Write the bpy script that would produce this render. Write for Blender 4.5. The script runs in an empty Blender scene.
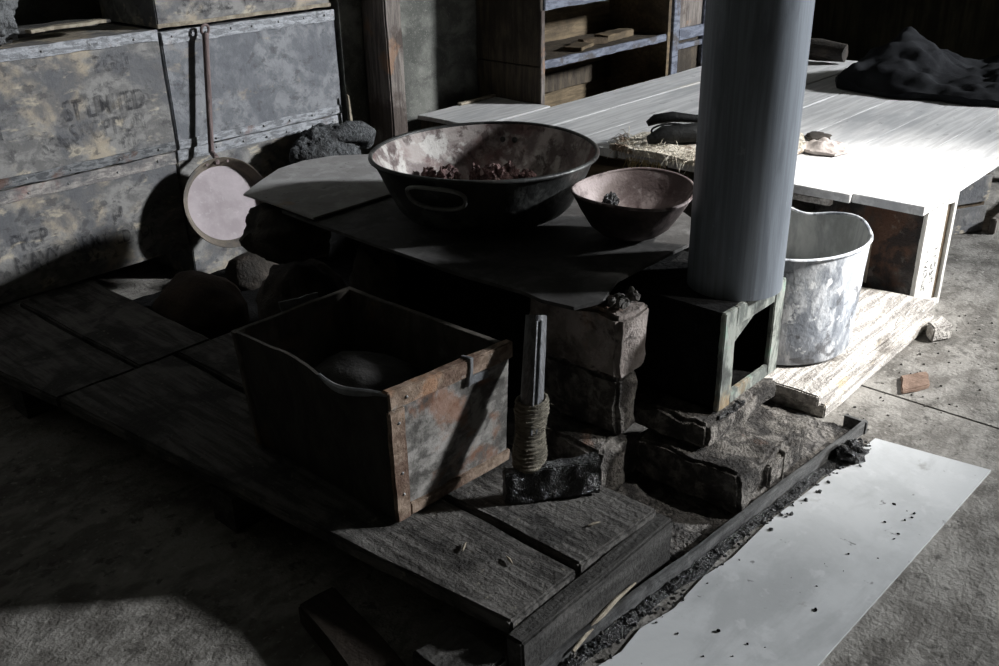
import bpy, bmesh, math, random
from mathutils import Vector, Matrix, noise, Euler
random.seed(7)
sc = bpy.context.scene
col = sc.collection
PI = math.pi
V = Vector

# ---------------------------------------------------------------- materials
def ramp(nt, stops, interp='LINEAR'):
    n = nt.nodes.new('ShaderNodeValToRGB'); n.color_ramp.interpolation = interp
    e = n.color_ramp.elements
    while len(e) < len(stops): e.new(.5)
    for k, (p, c) in enumerate(stops):
        e[k].position = p
        e[k].color = (c, c, c, 1) if isinstance(c, (int, float)) else (*c, 1)
    return n

def noise_node(nt, coord, scale, nscale=1, detail=5, rough=.6, dist=0., off=(0, 0, 0), rot=(0, 0, 0)):
    mp = nt.nodes.new('ShaderNodeMapping'); mp.inputs['Scale'].default_value = scale
    mp.inputs['Location'].default_value = off; mp.inputs['Rotation'].default_value = rot
    nt.links.new(coord, mp.inputs['Vector'])
    n = nt.nodes.new('ShaderNodeTexNoise'); n.inputs['Scale'].default_value = nscale
    n.inputs['Detail'].default_value = detail; n.inputs['Roughness'].default_value = rough
    n.inputs['Distortion'].default_value = dist
    nt.links.new(mp.outputs[0], n.inputs['Vector'])
    return n.outputs['Fac']

def mixc(nt, fac, a, b, mode='MIX'):
    m = nt.nodes.new('ShaderNodeMix'); m.data_type = 'RGBA'; m.blend_type = mode
    for sock, v in ((m.inputs[0], fac), (m.inputs[6], a), (m.inputs[7], b)):
        if isinstance(v, (int, float)): sock.default_value = v
        elif isinstance(v, tuple): sock.default_value = (*v, 1)
        else: nt.links.new(v, sock)
    return m.outputs[2]

def surf(name, c1, c2, grain=(1, 1, 1), gscale=20, layers=(), rough=.85, rough2=None, metal=0., bump=.3,
         bump_d=.004, spec=.3, fine=120, thr=(.35, .65), bgrain=True):
    """two grain colours, then layers of (colour, scale, low, high, amount) blotches, with a bump of the grain"""
    m = bpy.data.materials.new(name); m.use_nodes = True
    nt = m.node_tree; b = nt.nodes['Principled BSDF']
    tc = nt.nodes.new('ShaderNodeTexCoord').outputs['Object']
    g = noise_node(nt, tc, grain, gscale, 6, .65, .4)
    c = mixc(nt, ramp_out(nt, g, thr), c1, c2)
    first = None
    for k, L in enumerate(layers):
        colr, s, lo, hi, amt = L[:5]
        gs = L[5] if len(L) > 5 else (1, 1, 1)
        n = noise_node(nt, tc, gs, s, 6, .62, .3, (3.1 * k + 1.7, 5.3 * k, 2.2 * k))
        r = ramp_out(nt, n, (lo, hi), amt)
        if first is None: first = r
        c = mixc(nt, r, c, colr)
    nt.links.new(c, b.inputs['Base Color'])
    f = noise_node(nt, tc, (1, 1, 1), fine, 3, .6)
    h = nt.nodes.new('ShaderNodeMath'); h.operation = 'MULTIPLY_ADD'
    nt.links.new(g, h.inputs[0]); h.inputs[1].default_value = 1.0 if bgrain else .2; nt.links.new(f, h.inputs[2])
    bp = nt.nodes.new('ShaderNodeBump'); bp.inputs['Strength'].default_value = bump; bp.inputs['Distance'].default_value = bump_d
    nt.links.new(h.outputs[0], bp.inputs['Height']); nt.links.new(bp.outputs[0], b.inputs['Normal'])
    if rough2 is not None:
        rr = nt.nodes.new('ShaderNodeMapRange'); rr.inputs['To Min'].default_value = rough; rr.inputs['To Max'].default_value = rough2
        nt.links.new(f if first is None else first, rr.inputs['Value']); nt.links.new(rr.outputs[0], b.inputs['Roughness'])
    else: b.inputs['Roughness'].default_value = rough
    b.inputs['Metallic'].default_value = metal
    b.inputs['Specular IOR Level'].default_value = spec
    return m

def ramp_out(nt, fac, thr, amt=1.):
    mr = nt.nodes.new('ShaderNodeMapRange'); mr.interpolation_type = 'SMOOTHSTEP'
    mr.inputs['From Min'].default_value = thr[0]; mr.inputs['From Max'].default_value = thr[1]
    mr.inputs['To Max'].default_value = amt
    nt.links.new(fac, mr.inputs['Value'])
    return mr.outputs[0]

def stencil(name, c, lo=.42, hi=.6, alpha=1., s=45):
    m = bpy.data.materials.new(name); m.use_nodes = True
    nt = m.node_tree; b = nt.nodes['Principled BSDF']; out = nt.nodes['Material Output']
    b.inputs['Base Color'].default_value = (*c, 1); b.inputs['Roughness'].default_value = .9
    b.inputs['Specular IOR Level'].default_value = .1
    tc = nt.nodes.new('ShaderNodeTexCoord').outputs['Object']
    n = noise_node(nt, tc, (1, 1, 1), s, 5, .7)
    r = ramp_out(nt, n, (lo, hi), alpha)
    t = nt.nodes.new('ShaderNodeBsdfTransparent'); mx = nt.nodes.new('ShaderNodeMixShader')
    nt.links.new(r, mx.inputs[0]); nt.links.new(t.outputs[0], mx.inputs[1]); nt.links.new(b.outputs[0], mx.inputs[2])
    nt.links.new(mx.outputs[0], out.inputs['Surface'])
    return m

M = {}
M['floor'] = surf('floor_dust', (.14, .13, .117), (.25, .238, .218), (1, 1.7, 1), 12, [((.32, .305, .28), 4, .5, .66, .6), ((.08, .074, .066), 6, .5, .64, .7), ((.4, .38, .35), 60, .58, .68, .5), ((.06, .056, .05), 34, .58, .67, .7)], rough=.9, bump=.7, bump_d=.005, fine=110, thr=(.4, .6))
M['felt'] = surf('wall_felt', (.1, .101, .092), (.2, .2, .18), (1, 1, 1.4), 9, [((.07, .072, .066), 3, .45, .62, .7), ((.28, .28, .25), 6, .55, .68, .5), ((.3, .3, .27), 140, .56, .68, .4)], rough=.95, bump=.5, bump_d=.003, fine=200, spec=.1, thr=(.4, .6))
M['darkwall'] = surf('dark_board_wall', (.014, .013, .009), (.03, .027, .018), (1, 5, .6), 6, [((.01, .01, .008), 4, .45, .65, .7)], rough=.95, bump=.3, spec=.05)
M['soot_wood'] = surf('soot_wood', (.04, .037, .034), (.125, .118, .11), (16, 1.6, 16), 4, [((.16, .15, .138), 5, .5, .66, .6), ((.02, .019, .018), 7, .48, .62, .85), ((.24, .22, .18), 90, .63, .7, .6)], rough=.85, bump=.8, bump_d=.005, thr=(.38, .62))
M['soot_wood_x'] = surf('soot_wood_across', (.025, .0235, .0215), (.065, .062, .058), (1.6, 16, 16), 4, [((.1, .094, .087), 5, .52, .7, .5), ((.016, .015, .014), 7, .5, .66, .7)], rough=.85, bump=.7, bump_d=.005)
M['soot_wood_brown'] = surf('soot_wood_brown', (.016, .011, .008), (.036, .027, .019), (16, 1.6, 16), 4, [((.013, .01, .009), 6, .5, .7, .7)], rough=.85, bump=.5)
M['bed_wood'] = surf('bunk_wood', (.46, .455, .455), (.6, .595, .59), (1.1, 18, 18), 3, [((.36, .365, .375), 4, .48, .64, .7, (.5, 2, 1)), ((.2, .195, .19), 24, .63, .7, .7, (.5, 1.5, 1)), ((.66, .59, .48), 4, .6, .7, .45, (.3, 4, 1))], rough=.8, bump=.3, bump_d=.002, thr=(.4, .6))
M['step_wood'] = surf('step_wood', (.3, .28, .26), (.55, .52, .48), (2, 24, 24), 3, [((.1, .085, .07), 8, .54, .66, .8, (.5, 1.4, 1)), ((.52, .42, .26), 12, .6, .7, .7, (.4, 3, 1))], rough=.85, bump=1., bump_d=.007, thr=(.4, .6))
M['crate_tin'] = surf('crate_weathered', (.15, .146, .142), (.25, .243, .233), (2, 3.2, 3.2), 9, [((.42, .355, .265), 4.5, .52, .62, .75, (.9, 1, 1.2)), ((.105, .108, .118), 6, .48, .6, .8), ((.5, .44, .34), 18, .56, .66, .7, (.6, 1, 1.2)), ((.07, .068, .07), 34, .55, .65, .7, (.8, 1, 1.1)), ((.34, .22, .12), 11, .65, .72, .5)], rough=.8, bump=.7, bump_d=.002, thr=(.42, .58))
M['crate_blue'] = surf('crate_weathered_blue', (.15, .156, .168), (.235, .24, .252), (2.4, 3, 2.6), 9, [((.115, .12, .135), 5, .46, .6, .7), ((.38, .32, .24), 7, .6, .7, .6, (.8, 1, 1.6)), ((.3, .23, .15), 10, .63, .73, .5), ((.08, .08, .085), 34, .56, .66, .6, (.8, 1, 1.1)), ((.6, .55, .47), 19, .68, .72, .8, (.6, 1, 1.4))], rough=.8, bump=.7, bump_d=.002, thr=(.42, .58))
M['strip'] = surf('lead_strip', (.18, .186, .197), (.33, .34, .36), (6, 20, 20), 5, [((.15, .085, .07), 12, .58, .68, .6), ((.46, .45, .44), 18, .6, .7, .6), ((.09, .09, .095), 22, .57, .66, .7)], rough=.6, metal=.2, bump=.6, bump_d=.003, thr=(.42, .58))
M['strip_dark'] = surf('dark_strip', (.08, .083, .088), (.19, .195, .2), (6, 20, 20), 5, [((.13, .07, .05), 12, .55, .65, .7)], rough=.6, metal=.2, bump=.6, bump_d=.003, thr=(.42, .58))
M['torn_paper'] = surf('torn_paper', (.2, .185, .18), (.36, .335, .31), (4, 10, 14), 6, [((.22, .11, .1), 10, .56, .66, .6), ((.11, .112, .118), 9, .48, .6, .8)], rough=.85, bump=.6, thr=(.42, .58))
M['crate_brown'] = surf('crate_brown', (.06, .042, .026), (.13, .094, .058), (16, 2, 14), 4, [((.035, .027, .019), 6, .48, .64, .8), ((.2, .15, .09), 9, .58, .7, .5)], rough=.8, bump=.4)
M['crate_dark'] = surf('crate_dark_rusty', (.022, .021, .02), (.055, .051, .048), (8, 2, 4), 5, [((.085, .04, .022), 5, .52, .64, .8), ((.014, .013, .013), 11, .5, .62, .85), ((.16, .145, .13), 22, .6, .68, .5)], rough=.7, bump=.9, bump_d=.005, thr=(.42, .58))  # near-black with rust blotches, much darker than the white crate end
M['crate_white'] = surf('crate_end_white', (.5, .49, .46), (.62, .61, .58), (10, 10, 1.5), 5, [((.36, .33, .29), 12, .6, .74, .5)], rough=.8, bump=.3)
M['shelf_out'] = surf('shelf_side', (.032, .025, .018), (.085, .066, .045), (10, 14, 1.6), 4, [((.025, .02, .015), 5, .46, .62, .8)], rough=.8, bump=.4)
M['shelf_in'] = surf('shelf_inside', (.085, .063, .037), (.165, .122, .073), (2, 14, 16), 4, [((.055, .04, .025), 5, .48, .64, .8), ((.04, .03, .022), 2.6, .5, .64, .5)], rough=.8, bump=.3)
M['blue_edge'] = surf('blue_paint_edge', (.075, .083, .108), (.15, .165, .205), (3, 14, 14), 5, [((.06, .052, .047), 14, .52, .62, .8), ((.24, .245, .26), 18, .6, .7, .6)], rough=.7, bump=.5, thr=(.42, .58))
M['post'] = surf('post_wood', (.09, .077, .07), (.21, .185, .165), (22, 22, 2), 4, [((.05, .036, .03), 5, .5, .62, .8), ((.27, .15, .085), 8, .58, .68, .6)], rough=.8, bump=.5)
M['rust_out'] = surf('sooty_iron', (.016, .016, .016), (.06, .062, .06), (1, 1, 1), 10, [((.17, .175, .165), 12, .54, .66, .6), ((.05, .03, .022), 6, .53, .65, .5), ((.2, .2, .19), 40, .6, .7, .4)], rough=.5, rough2=.35, metal=.35, bump=.5, bump_d=.002, spec=.5)
M['rust_in'] = surf('rusty_pan_inside', (.15, .12, .115), (.36, .32, .3), (1, 1, 1), 14, [((.55, .53, .5), 17, .52, .6, .8), ((.15, .075, .068), 6, .5, .62, .8), ((.06, .038, .034), 22, .55, .64, .8)], rough=.65, metal=.1, bump=.6, bump_d=.002, spec=.4, thr=(.42, .58))
M['bowl_in'] = surf('bowl_inside', (.16, .125, .122), (.32, .27, .262), (1, 1, 1), 14, [((.06, .04, .038), 14, .52, .62, .85), ((.42, .375, .365), 28, .57, .67, .6)], rough=.65, metal=.1, bump=.6, bump_d=.002, thr=(.42, .58))
M['bowl_out'] = surf('bowl_outside', (.05, .036, .034), (.15, .12, .115), (1, 1, 1), 10, [((.025, .02, .02), 8, .48, .66, .8), ((.24, .2, .19), 26, .6, .72, .5)], rough=.6, metal=.1, bump=.4, bump_d=.002)
M['blubber'] = surf('dried_meat', (.05, .026, .024), (.17, .1, .095), (1, 1, 1), 40, [((.3, .22, .2), 60, .58, .7, .6), ((.02, .014, .013), 24, .55, .68, .8)], rough=.6, bump=1., bump_d=.006)
M['pipe'] = surf('stovepipe_zinc', (.15, .168, .192), (.21, .234, .265), (26, 26, .7), 5, [((.26, .29, .325), 6, .53, .7, .5, (6, 6, .5)), ((.105, .117, .135), 7, .53, .68, .6, (4, 4, .6)), ((.32, .345, .37), 50, .66, .72, .4)], rough=.5, metal=.3, bump=.12, bump_d=.001, spec=.4)
M['box_outside'] = surf('box_outside_shaded', (.016, .014, .012), (.04, .036, .031), (4, 4, 2), 6, [((.08, .055, .034), 8, .58, .7, .6)], rough=.75, bump=.5)  # darker copy of the box side: shade painted into the left face
M['flue'] = surf('flue_iron', (.13, .142, .13), (.3, .315, .285), (10, 10, 3), 6, [((.33, .22, .11), 8, .52, .64, .8), ((.27, .38, .31), 14, .57, .67, .7), ((.06, .06, .057), 13, .54, .64, .7)], rough=.6, metal=.2, bump=.5, bump_d=.002, thr=(.42, .58))
M['soot'] = surf('black_soot_and_shade', (.003, .003, .003), (.008, .008, .008), (1, 1, 1), 30, [((.022, .021, .021), 50, .58, .7, .6)], rough=.9, bump=.8, bump_d=.005, spec=.1)  # soot, made blacker so its colour also carries shade around the stove
M['tar'] = surf('tarry_crust', (.01, .01, .011), (.035, .035, .036), (1, 1, 1), 60, [((.07, .07, .07), 90, .6, .7, .5)], rough=.35, rough2=.6, bump=1., bump_d=.008, spec=.6, fine=220)
M['brick'] = surf('sooty_brick', (.065, .059, .054), (.19, .175, .157), (1, 1, 1), 26, [((.3, .275, .25), 36, .55, .66, .7), ((.022, .02, .019), 9, .46, .6, .85), ((.22, .11, .065), 12, .62, .72, .5)], rough=.9, bump=1., bump_d=.009, fine=160, thr=(.42, .58))
M['brick_pink'] = surf('dusty_brick', (.2, .17, .152), (.3, .26, .237), (1, 1, 1), 18, [((.36, .325, .305), 40, .56, .68, .5), ((.06, .05, .045), 26, .56, .65, .85), ((.05, .042, .037), 6, .46, .58, .8), ((.3, .17, .1), 8, .6, .7, .4)], rough=.9, bump=.9, bump_d=.006, fine=160, thr=(.42, .58))
M['plate'] = surf('stove_plate', (.05, .048, .046), (.085, .082, .08), (1, 1, 1), 9, [((.12, .117, .115), 24, .54, .66, .6), ((.025, .023, .022), 7, .5, .62, .7)], rough=.75, metal=.05, bump=.4, bump_d=.002, thr=(.42, .58))
M['dusty_sheet'] = surf('dusty_sheet', (.3, .29, .285), (.38, .37, .365), (1, 1, 1), 9, [((.44, .43, .425), 30, .54, .66, .6), ((.2, .19, .18), 8, .54, .66, .5), ((.09, .08, .07), 60, .64, .7, .7), ((.36, .22, .1), 4, .64, .72, .6)], rough=.85, bump=.4, bump_d=.002, thr=(.42, .58))
M['pale_sheen_iron'] = surf('pale_sheen_iron', (.17, .17, .168), (.3, .3, .295), (1, 1, 1), 20, [], rough=.4, metal=.3, bump=.3)  # paler than the pan: reflected light put into the loop handle colour
M['stone'] = surf('dark_stone', (.03, .026, .022), (.07, .058, .048), (1, 1, 1), 12, [((.1, .06, .04), 6, .55, .7, .6), ((.015, .014, .013), 8, .5, .65, .7)], rough=.9, bump=.8, bump_d=.006)
M['stone_red'] = surf('reddish_stone', (.035, .025, .018), (.065, .045, .031), (1, 1, 1), 10, [((.08, .06, .045), 24, .58, .7, .5), ((.02, .015, .013), 8, .5, .65, .7)], rough=.9, bump=.8, bump_d=.006)
M['pot'] = surf('galvanised_pot', (.34, .36, .39), (.56, .575, .6), (8, 8, 3), 7, [((.15, .165, .19), 6, .46, .58, .85, (2.2, 2.2, 1)), ((.78, .79, .8), 22, .57, .64, .9), ((.08, .08, .085), 20, .57, .65, .8)], rough=.55, metal=.1, bump=.5, bump_d=.002, spec=.4, thr=(.42, .58))
M['pot_in'] = surf('pot_inside', (.3, .31, .31), (.46, .47, .46), (5, 5, 1.5), 6, [((.2, .21, .2), 9, .5, .66, .6)], rough=.6, metal=.1, bump=.3)
M['ash'] = surf('ash_crust', (.05, .047, .043), (.14, .13, .12), (1, 1, 1), 24, [((.2, .16, .11), 40, .6, .7, .6)], rough=.9, bump=1., bump_d=.006)
M['lino'] = surf('pale_board', (.45, .46, .465), (.54, .55, .555), (1, 1, 1), 6, [((.36, .367, .372), 5, .48, .64, .7, (.6, 1.6, 1)), ((.6, .605, .61), 22, .56, .68, .5), ((.17, .17, .17), 30, .66, .72, .85), ((.24, .225, .21), 9, .63, .72, .6)], rough=.75, bump=.2, bump_d=.001)
M['soot_bed'] = surf('sooty_rubble', (.05, .046, .043), (.16, .148, .136), (1, 1, 1), 30, [((.26, .24, .215), 44, .56, .66, .7), ((.02, .019, .019), 12, .48, .6, .85)], rough=.85, bump=1., bump_d=.01, thr=(.42, .58))
M['angle_iron'] = surf('angle_iron', (.07, .07, .07), (.15, .15, .148), (3, 20, 20), 5, [((.03, .028, .028), 9, .5, .66, .7), ((.24, .235, .23), 20, .6, .72, .5)], rough=.6, metal=.3, bump=.5)
M['box_tin'] = surf('box_panel', (.11, .104, .096), (.24, .228, .21), (4, 4, 5), 8, [((.36, .34, .32), 14, .52, .63, .7, (1, 1, 2)), ((.04, .037, .034), 11, .52, .63, .8), ((.22, .1, .055), 8, .55, .66, .7)], rough=.6, metal=.1, bump=.6, bump_d=.002, thr=(.42, .58))
M['box_rim'] = surf('box_frame_wood', (.15, .105, .075), (.28, .21, .16), (6, 6, 6), 7, [((.09, .05, .035), 8, .48, .6, .8), ((.34, .18, .1), 11, .57, .67, .7), ((.36, .34, .31), 20, .58, .68, .5)], rough=.75, bump=.6, thr=(.42, .58))
M['box_side'] = surf('box_side_sooty', (.05, .044, .037), (.11, .098, .085), (4, 4, 2), 6, [((.2, .14, .085), 8, .56, .7, .7), ((.2, .195, .185), 14, .6, .72, .5)], rough=.7, bump=.5)
M['foil'] = surf('bent_foil', (.14, .146, .155), (.23, .237, .245), (3, 3, 3), 8, [], rough=.5, metal=.4, bump=.5)
M['leather'] = surf('dark_leather', (.022, .021, .02), (.05, .047, .045), (1, 1, 1), 14, [((.075, .072, .07), 30, .6, .72, .5)], rough=.7, bump=.5)
M['handle_wood'] = surf('oily_handle', (.07, .07, .072), (.17, .172, .18), (40, 40, 1.5), 4, [((.3, .31, .33), 12, .58, .7, .6, (4, 4, 1))], rough=.4, bump=.4, spec=.5)
M['strap_iron'] = surf('iron_strap', (.1, .105, .11), (.2, .205, .215), (20, 20, 1), 4, [], rough=.4, metal=.4, bump=.3)
M['twine'] = surf('hemp_twine', (.1, .09, .07), (.26, .235, .185), (10, 10, 60), 5, [((.06, .053, .042), 12, .5, .66, .6)], rough=.95, bump=1., bump_d=.004)
M['skillet'] = surf('skillet_pink', (.42, .37, .385), (.5, .44, .46), (1, 1, 1), 12, [((.33, .285, .295), 7, .48, .64, .7), ((.56, .51, .53), 60, .57, .68, .5)], rough=.8, bump=.25, bump_d=.001)
M['skillet_rim'] = surf('skillet_rusty_wall', (.13, .112, .092), (.24, .205, .165), (1, 1, 1), 14, [((.09, .088, .088), 9, .48, .64, .8)], rough=.7, metal=.1, bump=.4)
M['skillet_handle'] = surf('skillet_handle', (.12, .088, .085), (.2, .15, .145), (20, 20, 3), 5, [((.3, .27, .26), 30, .62, .74, .5)], rough=.7, bump=.4)
M['hide'] = surf('seal_hide', (.03, .032, .034), (.13, .135, .14), (34, 10, 34), 4, [((.22, .225, .23), 24, .54, .66, .6), ((.015, .015, .015), 8, .5, .62, .8)], rough=.8, bump=1., bump_d=.008)
M['fur'] = surf('grey_fur', (.07, .072, .074), (.2, .205, .21), (8, 8, 8), 5, [((.03, .03, .03), 12, .52, .68, .7)], rough=.95, bump=1., bump_d=.006)
M['cloth'] = surf('black_blanket', (.01, .0105, .012), (.02, .021, .023), (1, 1, 1), 9, [((.035, .036, .038), 160, .56, .68, .5)], rough=.95, bump=.5, bump_d=.002, fine=300, spec=.05)
M['mat'] = surf('hairy_hide', (.46, .41, .33), (.72, .67, .58), (6, 6, 6), 9, [((.16, .1, .06), 7, .54, .64, .85), ((.78, .75, .7), 18, .55, .66, .7)], rough=.95, bump=1., bump_d=.008)
M['straw'] = surf('straw', (.3, .22, .1), (.48, .38, .2), (5, 5, 5), 10, [], rough=.9, bump=.3)
M['black_leather'] = surf('black_glove', (.005, .0055, .0055), (.013, .0135, .0135), (1, 1, 1), 20, [((.06, .06, .06), 26, .63, .72, .5)], rough=.6, bump=.6, spec=.2)
M['rag'] = surf('pale_rag', (.34, .3, .28), (.5, .45, .42), (1, 1, 1), 14, [((.1, .065, .055), 9, .54, .64, .85)], rough=.9, bump=.6)
M['brick_orange'] = surf('orange_brick', (.15, .1, .075), (.24, .165, .125), (1, 1, 1), 20, [], rough=.9, bump=.6)
M['twig'] = surf('split_wood', (.2, .17, .13), (.36, .32, .25), (8, 8, 8), 6, [], rough=.9, bump=.4)
M['nail'] = surf('nail_head', (.2, .2, .2), (.3, .3, .3), (1, 1, 1), 20, [], rough=.5, metal=.4, bump=.2)
M['ink'] = stencil('faded_ink', (.035, .035, .041), .37, .54, .52)
M['ink_faint'] = stencil('worn_ink', (.045, .045, .051), .42, .58, .45)
M['ink_grey'] = stencil('grey_ink', (.05, .05, .05), .42, .6, .85, 70)
M['patch'] = stencil('paper_scrap', (.36, .3, .24), .3, .4, 1., 30)
M['frame_dark'] = surf('window_frame_wood', (.1, .09, .08), (.18, .165, .15), (10, 10, 10), 4, [], rough=.8)

# ---------------------------------------------------------------- mesh helpers
def nz(p, s=1., seed=0.):
    return noise.noise(V(p) * s + V((seed, seed * 1.7, -seed)))

def obj(name, bm, mat, parent=None, loc=None, smooth=True):
    bmesh.ops.recalc_face_normals(bm, faces=bm.faces)
    me = bpy.data.meshes.new(name); 
    base = V(loc) if loc is not None else V((0, 0, 0))
    if parent is not None:
        base = V(parent['_base'])
    for v in bm.verts: v.co -= base
    bm.to_mesh(me); bm.free()
    if smooth:
        me.polygons.foreach_set('use_smooth', [True] * len(me.polygons))
        me.set_sharp_from_angle(angle=math.radians(38))
    o = bpy.data.objects.new(name, me); col.objects.link(o)
    if mat: me.materials.append(M[mat] if isinstance(mat, str) else mat)
    if parent is not None:
        o.parent = parent
        if '_off' in parent: pass
    if parent is None: o.location = base
    o['_base'] = tuple(base)
    return o

def tag(o, label, cat, group=None, kind=None):
    o['label'] = label; o['category'] = cat
    if group: o['group'] = group
    if kind: o['kind'] = kind
    return o

def thing(name, label, cat, loc, group=None):
    o = bpy.data.objects.new(name, None); col.objects.link(o)
    o.location = loc; o['_base'] = tuple(loc); o.empty_display_size = .05
    return tag(o, label, cat, group)

def struct(name, bm, mat, smooth=False):
    o = obj(name, bm, mat, None, (0, 0, 0), smooth); o['kind'] = 'structure'
    return o

def hexa(bm, p, bev=.0, cuts=0, amp=0., ns=12., seed=0.):
    """box from 8 corners: 0-3 bottom (ccw from above), 4-7 top"""
    b2 = bmesh.new()
    vs = [b2.verts.new(q) for q in p]
    for f in ((3, 2, 1, 0), (4, 5, 6, 7), (0, 1, 5, 4), (1, 2, 6, 5), (2, 3, 7, 6), (3, 0, 4, 7)):
        b2.faces.new([vs[i] for i in f])
    fin(bm, b2, bev, cuts, amp, ns, seed)

def fin(bm, b2, bev, cuts, amp, ns, seed):
    if cuts:
        # cut long edges more than short ones, by a target length
        for _ in range(8):
            es = [e for e in b2.edges if e.calc_length() > cuts]
            if not es: break
            bmesh.ops.subdivide_edges(b2, edges=es, cuts=1, use_grid_fill=True)
    if bev:
        sharp = [e for e in b2.edges if len(e.link_faces) == 2 and e.calc_face_angle() > .6]
        bmesh.ops.bevel(b2, geom=sharp, offset=bev, segments=2, affect='EDGES', clamp_overlap=True)
    if amp:
        b2.normal_update()
        for v in b2.verts:
            q = v.co
            d = V((nz(q, ns, seed), nz(q, ns, seed + 11), nz(q, ns, seed + 23))) + .5 * V((nz(q, ns * 3, seed + 5), nz(q, ns * 3, seed + 17), nz(q, ns * 3, seed + 29)))
            v.co = q + d * amp
    me = bpy.data.meshes.new('tmp'); b2.to_mesh(me); b2.free(); bm.from_mesh(me); bpy.data.meshes.remove(me)

def box(bm, x0, x1, y0, y1, z0, z1, bev=.003, cuts=0, amp=0., ns=12., seed=0., mat=None):
    p = [(x0, y0, z0), (x1, y0, z0), (x1, y1, z0), (x0, y1, z0), (x0, y0, z1), (x1, y0, z1), (x1, y1, z1), (x0, y1, z1)]
    if mat is not None: p = [mat @ V(q) for q in p]
    hexa(bm, p, bev, cuts, amp, ns, seed)

def quadbox(bm, q, z0, z1, bev=.003, cuts=0, amp=0., ns=12., seed=0.):
    hexa(bm, [(x, y, z0) for x, y in q] + [(x, y, z1) for x, y in q], bev, cuts, amp, ns, seed)

def tube(bm, pts, r, seg=10, cap=True):
    pts = [V(p) for p in pts]; n = len(pts)
    rs = r if isinstance(r, (list, tuple)) else [r] * n
    rings = []; prev = None
    for i, p in enumerate(pts):
        t = (pts[min(i + 1, n - 1)] - pts[max(i - 1, 0)]).normalized()
        if prev is None:
            a = t.orthogonal().normalized()
        else:
            a = (prev - t * prev.dot(t)).normalized()
        prev = a; b = t.cross(a)
        rings.append([bm.verts.new(p + (a * math.cos(k * 2 * PI / seg) + b * math.sin(k * 2 * PI / seg)) * rs[i]) for k in range(seg)])
    for i in range(n - 1):
        for k in range(seg):
            bm.faces.new((rings[i][k], rings[i][(k + 1) % seg], rings[i + 1][(k + 1) % seg], rings[i + 1][k]))
    if cap:
        bm.faces.new(rings[0][::-1]); bm.faces.new(rings[-1])

def ringtube(bm, pts, r, seg=8):
    pts = [V(p) for p in pts]; n = len(pts); rings = []
    nrm = V((0, 0, 0))
    c = sum(pts, V((0, 0, 0))) / n
    for i in range(n): nrm += (pts[i] - c).cross(pts[(i + 1) % n] - c)
    nrm.normalize()
    for i, p in enumerate(pts):
        t = (pts[(i + 1) % n] - pts[i - 1]).normalized(); a = t.cross(nrm).normalized(); b = nrm
        rings.append([bm.verts.new(p + (a * math.cos(k * 2 * PI / seg) + b * math.sin(k * 2 * PI / seg)) * r) for k in range(seg)])
    for i in range(n):
        for k in range(seg):
            bm.faces.new((rings[i][k], rings[i][(k + 1) % seg], rings[(i + 1) % n][(k + 1) % seg], rings[(i + 1) % n][k]))

def lathe(bm, prof, seg=72, fn=None, mat=None, close=True):
    """prof: list of (r, z); fn(r, z, ang) -> (x, y, z)"""
    rings = []
    for r, z in prof:
        if r < 1e-6:
            q = fn(0, z, 0) if fn else (0, 0, z)
            rings.append([bm.verts.new(mat @ V(q) if mat else q)]); continue
        ring = []
        for k in range(seg):
            a = 2 * PI * k / seg
            q = fn(r, z, a) if fn else (r * math.cos(a), r * math.sin(a), z)
            ring.append(bm.verts.new(mat @ V(q) if mat else q))
        rings.append(ring)
    for A, B in zip(rings, rings[1:]):
        for k in range(seg):
            k2 = (k + 1) % seg
            if len(A) == 1 and len(B) == 1: continue
            if len(A) == 1: bm.faces.new((A[0], B[k], B[k2]))
            elif len(B) == 1: bm.faces.new((A[k], A[k2], B[0]))
            else: bm.faces.new((A[k], A[k2], B[k2], B[k]))

def rock(bm, c, r, amp=.15, ns=2.2, sub=4, seed=0., rot=0., flat=None):
    b2 = bmesh.new(); bmesh.ops.create_icosphere(b2, subdivisions=sub, radius=1)
    R = Matrix.Rotation(rot, 3, 'Z')
    for v in b2.verts:
        q = v.co.copy()
        k = 1 + amp * (nz(q, ns, seed) + .5 * nz(q, ns * 2.3, seed + 3) + .25 * nz(q, ns * 5, seed + 9))
        q = V((q.x * r[0], q.y * r[1], q.z * r[2])) * k
        v.co = V(c) + R @ q
        if flat is not None and v.co.z < flat: v.co.z = flat
    me = bpy.data.meshes.new('tmp'); b2.to_mesh(me); b2.free(); bm.from_mesh(me); bpy.data.meshes.remove(me)

def chip(bm, c, r, seed, flat=0.):
    b2 = bmesh.new(); bmesh.ops.create_icosphere(b2, subdivisions=2, radius=1)
    R = Euler((seed * 1.3, seed * 2.1, seed * 3.7)).to_matrix()
    sx, sy, sz = 1 + .4 * math.sin(seed * 5), 1 + .3 * math.cos(seed * 3), .6 + .2 * math.sin(seed * 9)
    for v in b2.verts:
        q = v.co.copy(); k = 1 + .5 * nz(q, 1.6, seed)
        q = R @ (V((q.x * sx, q.y * sy, q.z * sz)) * k * r)
        v.co = V(c) + q
        if v.co.z < flat: v.co.z = flat
    me = bpy.data.meshes.new('tmp'); b2.to_mesh(me); b2.free(); bm.from_mesh(me); bpy.data.meshes.remove(me)

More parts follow.
